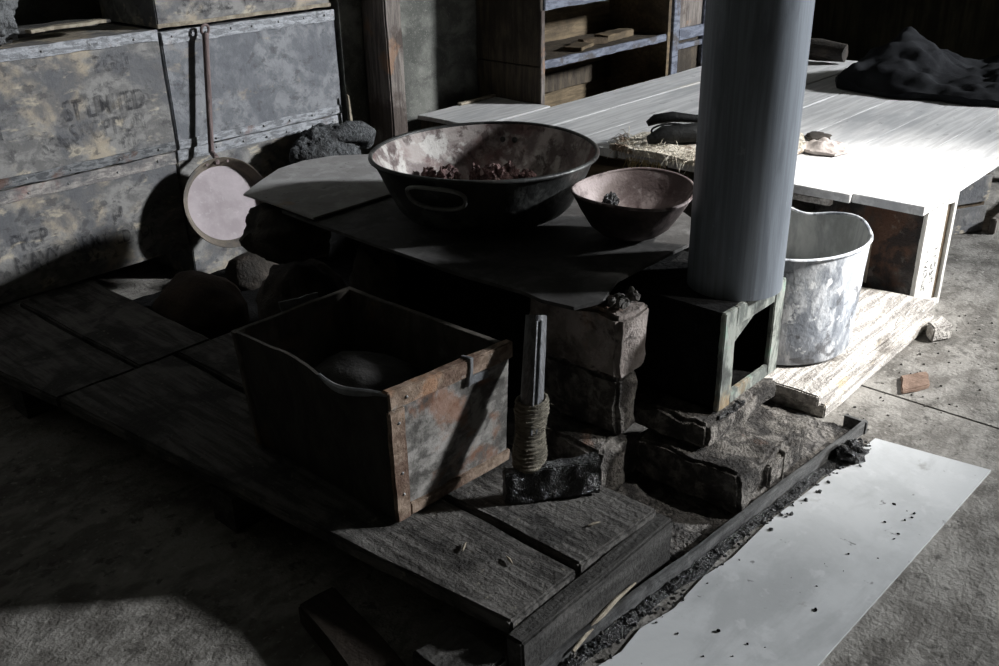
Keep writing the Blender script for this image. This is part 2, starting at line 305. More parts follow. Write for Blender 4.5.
def slabpoly(bm, pts, z0, z1, amp=0., ns=8., seed=0., cell=.03, zf=None):
    """flat sheet cut to an outline, as a grid clipped by the polygon"""
    b2 = bmesh.new()
    vs = [b2.verts.new((x, y, z1)) for x, y in pts]
    f = b2.faces.new(vs)
    xs = [p[0] for p in pts]; ys = [p[1] for p in pts]
    x = min(xs) + cell
    while x < max(xs):
        bmesh.ops.bisect_plane(b2, geom=b2.verts[:] + b2.edges[:] + b2.faces[:], plane_co=(x, 0, 0), plane_no=(1, 0, 0)); x += cell
    y = min(ys) + cell
    while y < max(ys):
        bmesh.ops.bisect_plane(b2, geom=b2.verts[:] + b2.edges[:] + b2.faces[:], plane_co=(0, y, 0), plane_no=(0, 1, 0)); y += cell
    r = bmesh.ops.extrude_face_region(b2, geom=b2.faces[:])
    for v in r['geom']:
        if isinstance(v, bmesh.types.BMVert): v.co.z = z0
    for v in b2.verts:
        if amp: v.co.z += amp * (nz((v.co.x, v.co.y, 0), ns, seed) + .4 * nz((v.co.x, v.co.y, 0), ns * 3, seed))
        if zf: v.co.z += zf(v.co.x, v.co.y)
    me = bpy.data.meshes.new('tmp'); b2.to_mesh(me); b2.free(); bm.from_mesh(me); bpy.data.meshes.remove(me)

def text(name, s, size, loc, rot, parent, mat, squeeze=1., gap=1., label=None):
    cu = bpy.data.curves.new('tmp', 'FONT'); cu.body = s; cu.size = size; cu.offset = size * .012
    cu.space_character = gap
    to = bpy.data.objects.new('tmp', cu); col.objects.link(to)
    bpy.context.view_layer.update()
    dg = bpy.context.evaluated_depsgraph_get()
    me = bpy.data.meshes.new_from_object(to.evaluated_get(dg))
    bpy.data.objects.remove(to); bpy.data.curves.remove(cu)
    me.name = name
    R = Euler(rot).to_matrix().to_4x4()
    base = V(parent['_base'])
    me.transform(Matrix.Translation(V(loc) - base) @ R @ Matrix.Diagonal((squeeze, 1, 1, 1)))
    me.materials.clear(); me.materials.append(M[mat])
    o = bpy.data.objects.new(name, me); col.objects.link(o); o.parent = parent
    o['_base'] = tuple(base)
    return o

def B(): return bmesh.new()

# ---------------------------------------------------------------- the setting
bm = B()
for x0, x1 in ((-1.4, 1.951), (1.958, 8.2)):
    box(bm, x0, x1, -4.9, 2.95, -.03, 0, 0, .12, .0)
box(bm, -1.4, 8.2, -4.9, 2.95, -.05, -.03, 0)
fl = struct('floor', bm, 'floor')
RH = 3.9
bm = B(); box(bm, -1.4, 8.2, 2.78, 2.88, 0, RH, 0); box(bm, 1.945, 4.7, 2.42, 2.78, 0, RH, 0); struct('wall_left', bm, 'felt')
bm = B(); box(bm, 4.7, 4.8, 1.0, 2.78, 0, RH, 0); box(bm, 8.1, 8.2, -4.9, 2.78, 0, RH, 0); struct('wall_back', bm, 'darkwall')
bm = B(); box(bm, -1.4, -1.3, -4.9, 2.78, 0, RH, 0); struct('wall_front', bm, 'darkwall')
def holed(bm, a0, a1, b0, b1, h, put):
    put(bm, a0, h[0], b0, b1); put(bm, h[1], a1, b0, b1); put(bm, h[0], h[1], b0, h[2]); put(bm, h[0], h[1], h[3], b1)
WIN = (6.6, 7.4, 2.85, 3.65); WY = -4.4
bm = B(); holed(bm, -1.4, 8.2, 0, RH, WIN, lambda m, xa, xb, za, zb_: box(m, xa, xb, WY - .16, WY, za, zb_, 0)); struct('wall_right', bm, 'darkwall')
bm = B(); holed(bm, WIN[0] - .05, WIN[1] + .05, WIN[2] - .05, WIN[3] + .05, WIN, lambda m, xa, xb, za, zb_: box(m, xa, xb, WY, WY + .025, za, zb_, .002)); struct('window_1', bm, 'frame_dark')
HAT = (2.97, 4.08, -2.82, -1.9)  # unseen roof hatch, added and sized to place the sun patch
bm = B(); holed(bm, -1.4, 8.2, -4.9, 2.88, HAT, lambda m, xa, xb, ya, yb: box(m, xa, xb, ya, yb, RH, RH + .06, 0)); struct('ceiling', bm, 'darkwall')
bm = B(); holed(bm, HAT[0] - .05, HAT[1] + .05, HAT[2] - .05, HAT[3] + .05, HAT, lambda m, xa, xb, ya, yb: box(m, xa, xb, ya, yb, RH - .025, RH, .002)); struct('added_roof_hatch', bm, 'frame_dark')

# ---------------------------------------------------------------- pallet platform at left
pal = thing('pallet', 'low sooty plank platform carrying the open tin-faced box', 'pallet', (.95, 1.4, 0))
bm = B(); quadbox(bm, [(.776, .702), (.928, .702), (.925, 1.84), (.664, 1.84)], .078, .105, .004, .05, .003, 9, 1); p1 = obj('plank', bm, 'soot_wood', pal)
bm = B(); quadbox(bm, [(.938, .704), (1.135, .695), (1.11, .79), (1.22, 1.84), (.937, 1.84)][:2] + [(1.12, 1.84), (.937, 1.84)], .078, .106, .004, .05, .003, 9, 2); obj('plank', bm, 'soot_wood', pal)
bm = B(); quadbox(bm, [(.662, 1.848), (.842, 1.848), (.826, 2.42), (.6, 2.42)], .074, .101, .004, .05, .003, 9, 3); obj('plank', bm, 'soot_wood', pal)
bm = B(); quadbox(bm, [(.85, 1.848), (1.03, 1.848), (1.03, 2.42), (.836, 2.42)], .074, .102, .004, .05, .003, 9, 4); obj('plank', bm, 'soot_wood', pal)
bm = B(); box(bm, .762, 1.145, .668, .7, 0, .094, .004, .05, .002, 12, 5); obj('end_beam', bm, 'soot_wood_x', pal)
for y in (1.3, 2.0):
    bm = B(); box(bm, .74 - (y - 1) * .09, 1.01, y, y + .07, 0, .074, .003); obj('cross_beam', bm, 'soot_wood_x', pal)
bm = B(); box(bm, .672, .758, .69, .8, .0, .066, .006, .03, .004, 12, 6)
tag(obj('wood_block', bm, 'soot_wood_x', None, (.71, .74, 0)), 'small sooty wood block at the near corner of the plank platform', 'wood block')
bm = B(); quadbox(bm, [(.55, .6), (.64, .66), (.71, 1.02), (.645, 1.03)], .001, .04, .005, .04, .003, 10, 7)
tag(obj('loose_plank', bm, 'soot_wood_brown', None, (.65, .8, 0)), 'dark loose plank lying in shadow along the platform edge', 'plank')

# ---------------------------------------------------------------- the open box on the pallet
ob = thing('open_box', 'open tin-faced wooden box with torn rim on the plank platform', 'box', (.95, 1.18, .107))
zb, zt = .109, .346
x0, x1, y0, y1 = .829, 1.083, .992, 1.372
yr = .968   # the rim leans forward at the right end
t = .012
# front (towards the window): tin panel between a frame
def fy(x, z): return y0 - (x - x0) / (x1 - x0) * (y0 - (yr + .012 * (1 - (z - zb) / (zt - zb))))
def fquad(bm, xa, xb, za, zc, d0, d1, bev=.001, cuts=0, amp=0, seed=0):
    hexa(bm, [(xa, fy(xa, za) - d0, za), (xb, fy(xb, za) - d0, za), (xb, fy(xb, za) + d1, za), (xa, fy(xa, za) + d1, za),
              (xa, fy(xa, zc) - d0, zc), (xb, fy(xb, zc) - d0, zc), (xb, fy(xb, zc) + d1, zc), (xa, fy(xa, zc) + d1, zc)], bev, cuts, amp, 20, seed)
bm = B(); fquad(bm, x0 + .004, x1 - .002, zb, zt - .004, 0, .01, .001, .03, .0015, 3); obj('front_panel', bm, 'box_tin', ob)
bm = B(); fquad(bm, x0 - .002, x1 + .003, zt - .03, zt + .002, .004, .013, .002, .03, .0015, 4); tr = obj('top_rail', bm, 'box_rim', ob)
bm = B()
fquad(bm, x0 + .155, x0 + .163, zt - .042, zt + .004, .008, .014, .001, .012, .004, 6)
fquad(bm, x0 + .155, x0 + .2, zt - .046, zt - .032, .006, .001, .001, .012, .004, 7); obj('torn_flap', bm, 'foil', tr)
bm = B(); fquad(bm, x0 - .004, x0 + .026, zb, zt - .03, .005, .004, .002, .03, .0015, 5); cs = obj('corner_strip', bm, 'box_rim', ob)
bm = B(); fquad(bm, x0 + .026, x1 + .002, zb, zb + .022, .004, .004, .002, .03, .002, 8); obj('bottom_rail', bm, 'box_rim', ob)
for (xx, zz) in ((x0 + .012, zt - .055), (x0 + .03, zt - .015), (x0 + .012, zb + .05), (x0 + .012, zb + .09)):
    bm = B(); bmesh.ops.create_uvsphere(bm, u_segments=8, v_segments=6, radius=.0028); bmesh.ops.translate(bm, verts=bm.verts, vec=(xx, fy(xx, zz) - .005, zz)); obj('nail', bm, 'nail', ob)
# left long side with a sagging torn rim
bm = B()
n = 40; rows = 10; grid = {}
for s in (0, 1):
    for i in range(n + 1):
        u = i / n; y = y0 + (y1 - y0) * u
        dip = .018 * math.exp(-((u - .28) / .2) ** 2) + .004 * nz((u * 6, 2, 0)) + .01 * max(0, .1 - u) / .1 * 0
        top = zt - .003 - dip
        for j in range(rows + 1):
            w = j / rows; z = zb + (top - zb) * w
            out = -.022 * u * 0 - .016 * max(0, w - .75) / .25 * math.exp(-((u - .25) / .2) ** 2) + .003 * nz((u * 5, w * 4, 3))
            x = x0 - .02 * u * w + out + (t if s else 0) * (1 - .5 * w)
            grid[s, i, j] = bm.verts.new((x, y, z))
for s in (0, 1):
    for i in range(n):
        for j in range(rows):
            bm.faces.new((grid[s, i, j], grid[s, i + 1, j], grid[s, i + 1, j + 1], grid[s, i, j + 1]))
for i in range(n):
    for j in (0, rows): bm.faces.new((grid[0, i, j], grid[0, i + 1, j], grid[1, i + 1, j], grid[1, i, j]))
for j in range(rows):
    for i in (0, n): bm.faces.new((grid[0, i, j], grid[0, i, j + 1], grid[1, i, j + 1], grid[1, i, j]))
obj('side_panel', bm, 'box_outside', ob)
bm = B(); pts = []
for i in range(0, 17):
    u = i / n; pts.append(grid_co if False else (x0 - .02 * u - .016 * math.exp(-((u - .25) / .2) ** 2) + .004, y0 + (y1 - y0) * u, zt - .001 - .018 * math.exp(-((u - .28) / .2) ** 2)))
tube(bm, pts, [.003 + .004 * math.sin(i / 16 * PI) for i in range(17)], 8); obj('bent_lip', bm, 'foil', ob)
bm = B(); hexa(bm, [(x0 - .006, y1 - .01, zb), (x1 - .006, y1 - .012, zb), (x1 - .006, y1, zb), (x0 - .006, y1 + .002, zb),
                    (x0 - .024, y1 - .006, zt), (x1 - .014, y1 - .014, zt), (x1 - .014, y1, zt), (x0 - .024, y1 + .004, zt)], .001, .03, .002, 10, 9); obj('back_panel', bm, 'box_side', ob)
bm = B(); hexa(bm, [(x1 - .012, y0 - .002, zb), (x1, y0 - .006, zb), (x1 - .004, y1, zb), (x1 - .016, y1, zb),
                    (x1 - .012, yr + .01, zt - .004), (x1, yr + .008, zt - .004), (x1 - .012, y1, zt), (x1 - .024, y1, zt)], .001, .03, .002, 10, 10); obj('side_panel', bm, 'box_side', ob)
bm = B(); box(bm, x0 + .012, x1 - .016, y0 + .01, y1 - .012, zb, zb + .01, .001); obj('bottom_board', bm, 'box_side', ob)
bm = B()
hexa(bm, [(.92, y1 + .004, zt - .01), (1.0, y1 + .004, zt - .01), (1.0, y1 + .007, zt - .01), (.92, y1 + .007, zt - .01),
          (.915, y1 + .008, zt + .014), (1.0, y1 + .006, zt + .008), (1.0, y1 + .009, zt + .008), (.915, y1 + .011, zt + .014)], 0, .015, .004, 20, 2)
obj('tin_flap', bm, 'foil', ob)
bm = B(); rock(bm, (.955, 1.205, .2), (.095, .13, .088), .1, 1.6, 4, 3, .4, zb + .0105)
tag(obj('leather_lump', bm, 'leather', None, (.95, 1.2, .12)), 'rounded dark lump lying inside the open box', 'lump')

# ---------------------------------------------------------------- bound chopper standing on the pallet
tl = thing('chopper', 'soot-crusted chopper standing on its blade, handle bound with twine', 'tool', (1.04, .88, .107))
hx, hy = 1.045, .885
bm = B(); b2 = bmesh.new()
a = V((.985, .899, 0)); b = V((1.112, .800, 0)); d = (b - a).normalized(); nrm = V((-d.y, d.x, 0)) * -1
nn = V((d.y, -d.x, 0))
pts = []
for zz in (0, 1):
    for e, off in ((a, -1), (b, -1), (b, 1), (a, 1)):
        th = .013 if e is a else .017
        z = (.1075 if zz == 0 else (.166 if e is a else .176)) + (.004 if (e is b and zz == 0) else 0)
        pts.append((e + nn * -off * th * .9) .to_tuple()[:2] + (z,))
hexa(bm, pts, .004, .008, .004, 30, 4)
for v in bm.verts:
    v.co.z = max(v.co.z, .1075)
obj('blade', bm, 'tar', tl)
top = V((1.122, .944, .389)); bot = V((1.028, .882, .165))
bm = B(); tube(bm, [bot.lerp(top, k / 8) for k in range(9)], [.018, .018, .019, .0195, .0195, .019, .019, .0185, .018], 16); obj('handle', bm, 'handle_wood', tl)
bm = B()
for dx in (-.0165, -.0085):
    tube(bm, [bot.lerp(top, k / 8) + V((dx - .002, -.0165 - dx * .5 - .0085, 0)) for k in range(2, 9)], .0026, 6)
obj('iron_strap', bm, 'strap_iron', tl)
bm = B(); pts = []
for k in range(0, 17 * 14 + 1):
    u = k / (17 * 14); c = bot.lerp(top, .0 + .44 * u); an = 2 * PI * k / 14
    r = .0235 + .0025 * nz((k * .31, 1, 2)) + .002 * math.sin(u * 9)
    pts.append(c + V((math.cos(an) * r, math.sin(an) * r, 0)))
tube(bm, pts, .0046, 6)
for k in range(70):
    u = random.random(); an = random.uniform(PI * .9, 2.1 * PI); c = bot.lerp(top, .44 * u) + V((math.cos(an) * .024, math.sin(an) * .024, 0))
    dd = V((math.cos(an) * random.uniform(.3, 1), math.sin(an) * random.uniform(.3, 1), random.uniform(-.8, .8))) * random.uniform(.006, .014)
    tube(bm, [c, c + dd * .6, c + dd + V((0, 0, -.002))], .0006, 4)
obj('twine_binding', bm, 'twine', tl)

# ---------------------------------------------------------------- brick pillar, stove stones, plate
def brickobj(name, x0, x1, y0, y1, z0, z1, mat, label, amp=.006, seed=1., cat='brick', group=None, rot=0):
    bm = B(); box(bm, x0, x1, y0, y1, z0, z1, .008, .018, amp, 16, seed)
    c = V(((x0 + x1) / 2, (y0 + y1) / 2, z0))
    if rot: bmesh.ops.rotate(bm, verts=bm.verts, cent=c, matrix=Matrix.Rotation(rot, 3, 'Z'))
    for v in bm.verts: v.co.z = min(max(v.co.z, z0), z1 + .004)
    return tag(obj(name, bm, mat, None, c), label, cat, group)
G = 'bricks of the blubber stove'
brickobj('brick', 1.19, 1.275, .855, 1.06, 0, .122, 'brick', 'sooty bottom brick of the pillar behind the chopper', .010, 2, group=G)
brickobj('brick', 1.245, 1.31, .86, 1.06, .126, .244, 'brick', 'sooty middle brick of the pillar under the stove plate', .009, 3, group=G)
brickobj('brick', 1.235, 1.32, .85, 1.06, .248, .372, 'brick_pink', 'dusty pitted top brick of the pillar under the stove plate', .009, 4, group=G)
brickobj('stove_brick', 1.315, 1.575, .64, .86, .012, .1, 'brick', 'lowest rough brick block with a stamped panel under the stovepipe', .010, 6, group=G)
brickobj('stove_brick', 1.34, 1.6, .725, .985, .103, .153, 'brick', 'upper sooty brick block directly under the square flue box', .010, 8, group=G)
pb = bpy.data.objects['stove_brick']
# stamped panel on the lowest block
bm = B(); box(bm, 1.4, 1.52, .6285, .645, .034, .084, .004, .015, .003, 30, 3); box(bm, 1.452, 1.456, .6265, .64, .03, .09, .001, .015, .002, 30, 4)
obj('stamped_panel', bm, 'brick', pb)
# body of stones at the far side under the plate
def stone(c, r, label, mat='stone', seed=1., amp=.2, flat=None, rot=0., name='stone', g='stones under the stove plate'):
    bm = B(); rock(bm, c, r, amp, 1.5, 4, seed, rot, flat)
    return tag(obj(name, bm, mat, None, (c[0], c[1], c[2] - r[2])), label, 'stone', g)
brickobj('stone_block', 1.36, 1.66, 1.0, 1.64, 0, .375, 'soot', 'black sooty block with painted-in shade, filling the stove under the pans', .012, 12, 'stone')  # dark block put in for the shade seen between pillar and flue
stone((1.235, 1.8, .318), (.1, .11, .066), 'lumpy black stone just under the pointed end of the stove plate', seed=3, amp=.25)
stone((1.27, 1.81, .115), (.1, .13, .112), 'large black stone standing below the pointed end of the plate', seed=5, flat=.002)
stone((1.29, 1.56, .16), (.05, .085, .16), 'narrow black stone in shadow behind the open box', seed=7, flat=.003)
stone((1.17, 2.12, .05), (.1, .15, .095), 'dark brown boulder lying between the plank platform and the skillet', 'stone_red', seed=9, amp=.12, flat=.002, g=None)
stone((1.43, 2.27, .04), (.085, .06, .06), 'dark stone carrying the bottom edge of the skillet', seed=10, amp=.12, flat=.002)
brickobj('stone_block', 1.66, 1.92, 2.24, 2.415, 0, .23, 'soot', 'black block under the dark hide bundle', .01, 14, 'stone')
def zplate(x, y):
    z = 0
    if x < 1.32 and y < 1.01: z -= .015 * max(0, 1.32 - x) / .13 * max(0, 1.02 - y) / .12
    z -= .004 * max(0, (y - 1.6)) / .38
    return z
bm = B()
slabpoly(bm, [(1.179, .98), (1.2, .925), (1.25, .9), (1.33, .925), (1.432, .925), (1.579, .925), (1.675, .958), (1.763, 1.09), (1.79, 1.43), (1.74, 1.72), (1.19, 1.74), (1.179, 1.542), (1.168, 1.212)],
         .387, .394, .002, 6, 1, .025, zplate)
sp = tag(obj('stove_plate', bm, 'plate', None, (1.43, 1.35, .387)), 'sooty black iron stove top carrying the pan and the bowl', 'stove plate')
bm = B()
slabpoly(bm, [(1.185, 1.62), (1.74, 1.62), (1.74, 1.75), (1.64, 1.9), (1.545, 1.99), (1.46, 2.015), (1.377, 2.005), (1.31, 1.965), (1.24, 1.92), (1.19, 1.885), (1.193, 1.8)],
         .3975, .402, .0015, 6, 4, .025, None)
tag(obj('curved_sheet', bm, 'dusty_sheet', None, (1.45, 1.8, .3975)), 'dusty grey rounded metal sheet with pointed corner, left of the large pan', 'metal sheet')
bm = B()
for k in range(16): chip(bm, (1.288 + .028 * math.sin(k * 2.4), .88 + .013 * math.cos(k * 1.9), .38 + .005 * math.sin(k)), .01, k + .3, .3765)
tag(obj('ash_clump', bm, 'ash', None, (1.29, .88, .3765)), 'crumbling grey ash clump on top of the brick pillar beside the stove plate corner', 'ash clump')

bm = B(); slabpoly(bm, [(1.045, 2.0), (1.1, 1.9), (1.4, 1.95), (1.95, 2.0), (1.94, 2.43), (1.05, 2.425)], .0006, .004, .0, 5, 2, .03)  # black sheet standing in for shade on the floor below the skillet
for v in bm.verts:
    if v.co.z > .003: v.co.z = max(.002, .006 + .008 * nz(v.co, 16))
tag(obj('floor_shade_patch', bm, 'soot', None, (1.4, 2.2, 0)), 'black patch painting shade on the floor below the skillet', 'soot', None, 'stuff')

# ---------------------------------------------------------------- flue box and stovepipe
fb = thing('flue_box', 'square iron flue box with open front under the stovepipe', 'flue box', (1.5, .81, .16))
X0, X1, Y0, Y1, Z0, Z1 = 1.39, 1.61, .735, .985, .16, .358
bm = B(); box(bm, X0, X0 + .006, Y0 + .01, Y1, Z0, Z1 - .002, .001); box(bm, X1 - .006, X1, Y0 + .01, Y1, Z0, Z1 - .002, .001)
box(bm, X0, X1, Y1 - .006, Y1, Z0, Z1 - .002, .001); box(bm, X0, X1, Y0 + .01, Y1, Z0, Z0 + .006, .001)
obj('shell', bm, 'soot', fb)
bm = B(); box(bm, X0 - .002, X1 + .002, Y0 + .008, Y1, Z1 - .006, Z1, .001); obj('top_plate', bm, 'soot', fb)
bm = B()
box(bm, X0 - .002, X0 + .04, Y0, Y0 + .011, Z0, Z1, .002, .02, .001, 20, 1)
box(bm, X1 - .036, X1 + .002, Y0, Y0 + .011, Z0, Z1, .002, .02, .001, 20, 2)
box(bm, X0 + .04, X1 - .036, Y0 + .001, Y0 + .011, Z1 - .04, Z1, .002, .02, .001, 20, 3)
box(bm, X0 + .04, X1 - .036, Y0 + .001, Y0 + .011, Z0, Z0 + .026, .002, .02, .001, 20, 4)
obj('front_frame', bm, 'flue', fb)
bm = B(); hexa(bm, [(X0 + .035, Y0 + .013, Z1 - .09), (X0 + .041, Y0 + .013, Z1 - .09), (X0 + .041, Y0 + .017, Z1 - .09), (X0 + .035, Y0 + .017, Z1 - .09),
                    (X0 + .035, Y0 + .013, Z1 - .03), (X1 - .05, Y0 + .013, Z1 - .03), (X1 - .05, Y0 + .017, Z1 - .03), (X0 + .035, Y0 + .017, Z1 - .03)], .0005)
obj('damper_plate', bm, 'flue', fb)
bm = B(); box(bm, X0 - .004, X0 + .07, Y0 - .006, Y0 - .001, Z0 - .012, Z0 - .004, .001); 
for k in range(9): chip(bm, (X0 + .03 + .006 * k, Y0 - .006, Z0 - .008 - .002 * (k % 3)), .007, k + 2.2, 0)
obj('slag_drip', bm, 'tar', fb)
PX, PY, PR = 1.522, .797, .087
pp = thing('stovepipe', 'tall grey sheet-metal stovepipe rising from the flue box', 'stovepipe', (PX, PY, .3585))
bm = B(); lathe(bm, [(PR, .3585), (PR, .6), (PR, .9), (PR, 1.3), (PR, 3.895), (PR - .003, 3.895), (PR - .003, .3585), (PR, .3585)], 96, lambda r, z, a: (PX + r * math.cos(a), PY + r * math.sin(a), z))
obj('pipe_section', bm, 'pipe', pp)
bm = B(); box(bm, PX + .0, PX + .004, PY + PR - .001, PY + PR + .0015, .359, 3.895, .0005); obj('seam', bm, 'pipe', pp)

# ---------------------------------------------------------------- large pan
pan = thing('pan', 'large round iron pan with loop handles holding dried blubber scraps', 'pan', (1.455, 1.37, .4025))
c = V((1.46, 1.372, .4028))
vd = V((-.73, -.68, 0)).normalized()     # towards the viewer
PM = Matrix.Translation(c) @ Matrix.Rotation(math.radians(.01), 4, V((vd.y * -1, vd.x, 0)))
H = .128; RB, RT = .178, .241
def wob(r, z, a):
    k = 1 + .008 * math.sin(2 * a + .4) + .004 * math.sin(5 * a)
    return (r * k * math.cos(a), r * k * math.sin(a), z + (.003 * math.sin(2 * a + 1) if z > .05 else 0))
bm = B(); lathe(bm, [(0, .004), (.1, .003), (RB - .02, .003), (RB, .008), (RB + .012, .02), (RB + (RT - RB) * .5, .062), (RT - .004, H - .004), (RT, H)], 96, wob, PM); obj('outer_wall', bm, 'rust_out', pan)
bm = B(); lathe(bm, [(0, .0075), (.1, .0075), (RB - .022, .0075), (RB - .004, .012), (RB + .008, .024), (RB - .004 + (RT - RB) * .5, .064), (RT - .008, H - .004), (RT - .003, H + .001)], 96, wob, PM); obj('inner_wall', bm, 'rust_in', pan)
bm = B(); ringtube(bm, [PM @ V(wob(RT, H, 2 * PI * k / 120)) for k in range(120)], .0048, 10); obj('rolled_rim', bm, 'rust_out', pan)
def wallpt(a, z, d=0.):
    r = RB + (RT - RB) * (z / H) + d
    return PM @ V((r * math.cos(a), r * math.sin(a), z))
va = math.atan2(vd.y, vd.x)
for an in (va - .42, va - .42 + PI):
    bm = B(); pts = []
    for k in range(48):
        u = 2 * PI * k / 48; sx = abs(math.cos(u)) ** .75 * (1 if math.cos(u) > 0 else -1); sz = abs(math.sin(u)) ** .75 * (1 if math.sin(u) > 0 else -1)
        pts.append(wallpt(an + sx * .064 / RT, .092 + sz * .024, .013))
    ringtube(bm, pts, .0042, 8)
    h = obj('loop_handle', bm, 'pale_sheen_iron', pan)
for k in (-1, 1):
    bm = B(); q = wallpt(va + PI - .2 + .13 * (k - 1) * .5, .098, -.006); bmesh.ops.create_uvsphere(bm, u_segments=10, v_segments=6, radius=.007); bmesh.ops.translate(bm, verts=bm.verts, vec=q); obj('rivet', bm, 'rust_out', pan)
bm = B(); lathe(bm, [(0, .027), (.07, .028), (.12, .027), (.155, .022), (.172, .0178)], 60, lambda r, z, a: (r * math.cos(a), r * math.sin(a), z + .006 * nz((r * math.cos(a) * 14, r * math.sin(a) * 14, 0)) * (1 if r < .15 else 0)), PM)
obj('residue', bm, 'rust_in', pan)
# scraps: px positions turned to points in the pan
rt = V((vd.y * -1, vd.x, 0)) * 1.0       # to the viewer's right is -rt or rt; fixed by sign below
right = V((.675, -.737, 0)); fwd = V((.737, .675, 0))
lab = ['rust-red dried blubber scrap lying left in the large pan', 'small dark blubber scrap lying in the middle of the pan', 'curled blubber scrap in the large pan, right of the middle',
       'pale-edged blubber scrap behind the curled one in the pan', 'flat dark blubber scrap farthest right in the large pan', 'crumbling blubber piece left of the red scrap in the pan']
for k, (r, f, s, h) in enumerate([(-.075, .03, .032, .022), (-.02, .02, .018, .022), (.02, .0, .034, .026), (.05, .035, .028, .022), (.085, .03, .026, .014), (-.115, .055, .022, .016)]):
    f += .06; h *= 1.1; s *= .8; q = c + right * r * 1.1 + fwd * f + V((0, 0, .034 + h * .55)); bm = B(); rock(bm, q, (s, s * .8, h), .5, 2.4, 4, k * 3 + 1, k)
    for v in bm.verts: v.co.z = max(v.co.z, c.z + .033)
    tag(obj('blubber_scrap', bm, 'blubber', None, (q.x, q.y, c.z + .033)), lab[k], 'blubber scrap', 'blubber scraps in the large pan')

# ---------------------------------------------------------------- small lipped bowl
bc = V((1.526, 1.038, .403)); bw = thing('bowl', 'small rusty lipped metal bowl beside the stovepipe', 'bowl', bc)
BM = Matrix.Translation(bc)
ra = math.atan2(right.y, right.x)
def bow(r, z, a):
    k = 1 + .05 * math.cos(2 * (a - ra)) + .09 * math.exp(-((math.atan2(math.sin(a - ra - .25), math.cos(a - ra - .25))) / .5) ** 2)
    w = min(1, z / .085)
    k = 1 + (k - 1) * w
    dz = w * (.006 * math.cos(a - ra) * 0 + .010 * math.cos(2 * (a - ra - .9)) * .6 + .009 * math.sin(a - ra))
    return (r * k * math.cos(a), r * k * math.sin(a), z + dz)
bp = [(0, .002), (.05, .001), (.06, .004), (.08, .022), (.097, .054), (.109, .082), (.1125, .089)]
bm = B(); lathe(bm, bp, 80, bow, BM); obj('outer_wall', bm, 'bowl_out', bw)
bm = B(); lathe(bm, [(0, .0055), (.048, .005), (.057, .008), (.0765, .025), (.0935, .056), (.1055, .083), (.109, .0905)], 80, bow, BM); obj('inner_wall', bm, 'bowl_in', bw)
bm = B(); ringtube(bm, [BM @ V(bow(.1108, .09, 2 * PI * k / 100)) for k in range(100)], .0032, 8); obj('rim', bm, 'bowl_in', bw)
bm = B(); q = bc + right * -.035 + fwd * .045 + V((0, 0, .046)); rock(bm, q, (.022, .014, .02), .5, 3, 4, 4)
obj('burnt_crust', bm, 'tar', bw)
bm = B(); q = bc + right * .0 + fwd * .0 + V((0, 0, .012)); rock(bm, q, (.05, .045, .008), .3, 3, 3, 6); obj('residue', bm, 'blubber', bw)

# ---------------------------------------------------------------- skillet leaning on the crates
fp = thing('skillet', 'long-handled skillet with pinkish pan leaning upright against the crates', 'skillet', (1.42, 2.31, .11))
ht = V((1.466, 2.4, .689)); pc = V((1.408, 2.335, .237)); jn = V((1.42, 2.385, .354))
ax = V((.012, .07, .235)).normalized()
side = V((1, -.18, 0)); side = (side - ax * side.dot(ax)).normalized(); nf = side.cross(ax).normalized()
if nf.y > 0: nf = -nf
FM = Matrix((( side.x, ax.x, nf.x, pc.x), (side.y, ax.y, nf.y, pc.y), (side.z, ax.z, nf.z, pc.z), (0, 0, 0, 1)))
def sk(r, z, a): return (r * math.cos(a), r * math.sin(a), z)
bm = B(); lathe(bm, [(0, .003), (.05, .0028), (.1, .003), (.1045, .004)], 72, sk, FM); obj('pan_floor', bm, 'skillet', fp)
bm = B(); lathe(bm, [(.1035, .0035), (.111, .014), (.122, .034), (.125, .036), (.126, .034), (.114, .012), (.106, -.001), (0, -.001)], 72, sk, FM); obj('pan_wall', bm, 'skillet_rim', fp)
bm = B(); L = (ht - pc).length
hu = (ht - jn).normalized()
pts = [FM @ V((0, .112, .02)), FM @ V((0, .125, .03)), jn + hu * .02, jn.lerp(ht, .3), jn.lerp(ht, .6), ht - hu * .02, ht]
tube(bm, pts, [.009, .0085, .008, .008, .0085, .0085, .009], 12)
for k in (-.03, .0, .03): 
    b2 = FM @ V((k, .112, .026)); tube(bm, [b2, b2 + nf * .004], .004, 8)
hd = obj('handle', bm, 'skillet_handle', fp)
bm = B(); ringtube(bm, [ht + hu * (.008 + .013 * math.sin(k * PI / 12)) + side * (.0105 * math.cos(k * PI / 12)) for k in range(24)], .0042, 8); obj('hanging_eye', bm, 'skillet_handle', hd)

# ---------------------------------------------------------------- hide bundle behind plate
bm = B(); rock(bm, (1.775, 2.335, .31), (.125, .075, .08), .2, 1.6, 5, 5, .1, .232)
for v in bm.verts: v.co += (v.co - V((1.775, 2.335, .31))).normalized() * (.012 * abs(nz((v.co.x * 1.4 + v.co.z, v.co.y, v.co.z * .35), 34, 4)) - .006 + .006 * nz(v.co, 60)); v.co.z = max(v.co.z, .2325)
tag(obj('hide_bundle', bm, 'hide', None, (1.77, 2.33, .232)), 'dark wrinkled hide bundle behind the stove plate by the crates', 'hide bundle')
bm = B(); tube(bm, [(1.79, 2.29, .36), (1.83, 2.28, .37), (1.87, 2.28, .362), (1.91, 2.29, .345), (1.92, 2.31, .31)], [.02, .03, .032, .03, .024], 18)
for v in bm.verts: v.co += v.co.normalized() * 0 + V((nz(v.co, 40), nz(v.co, 40, 3), nz(v.co, 40, 6))) * .006
obj('rolled_flap', bm, 'hide', bpy.data.objects['hide_bundle'])

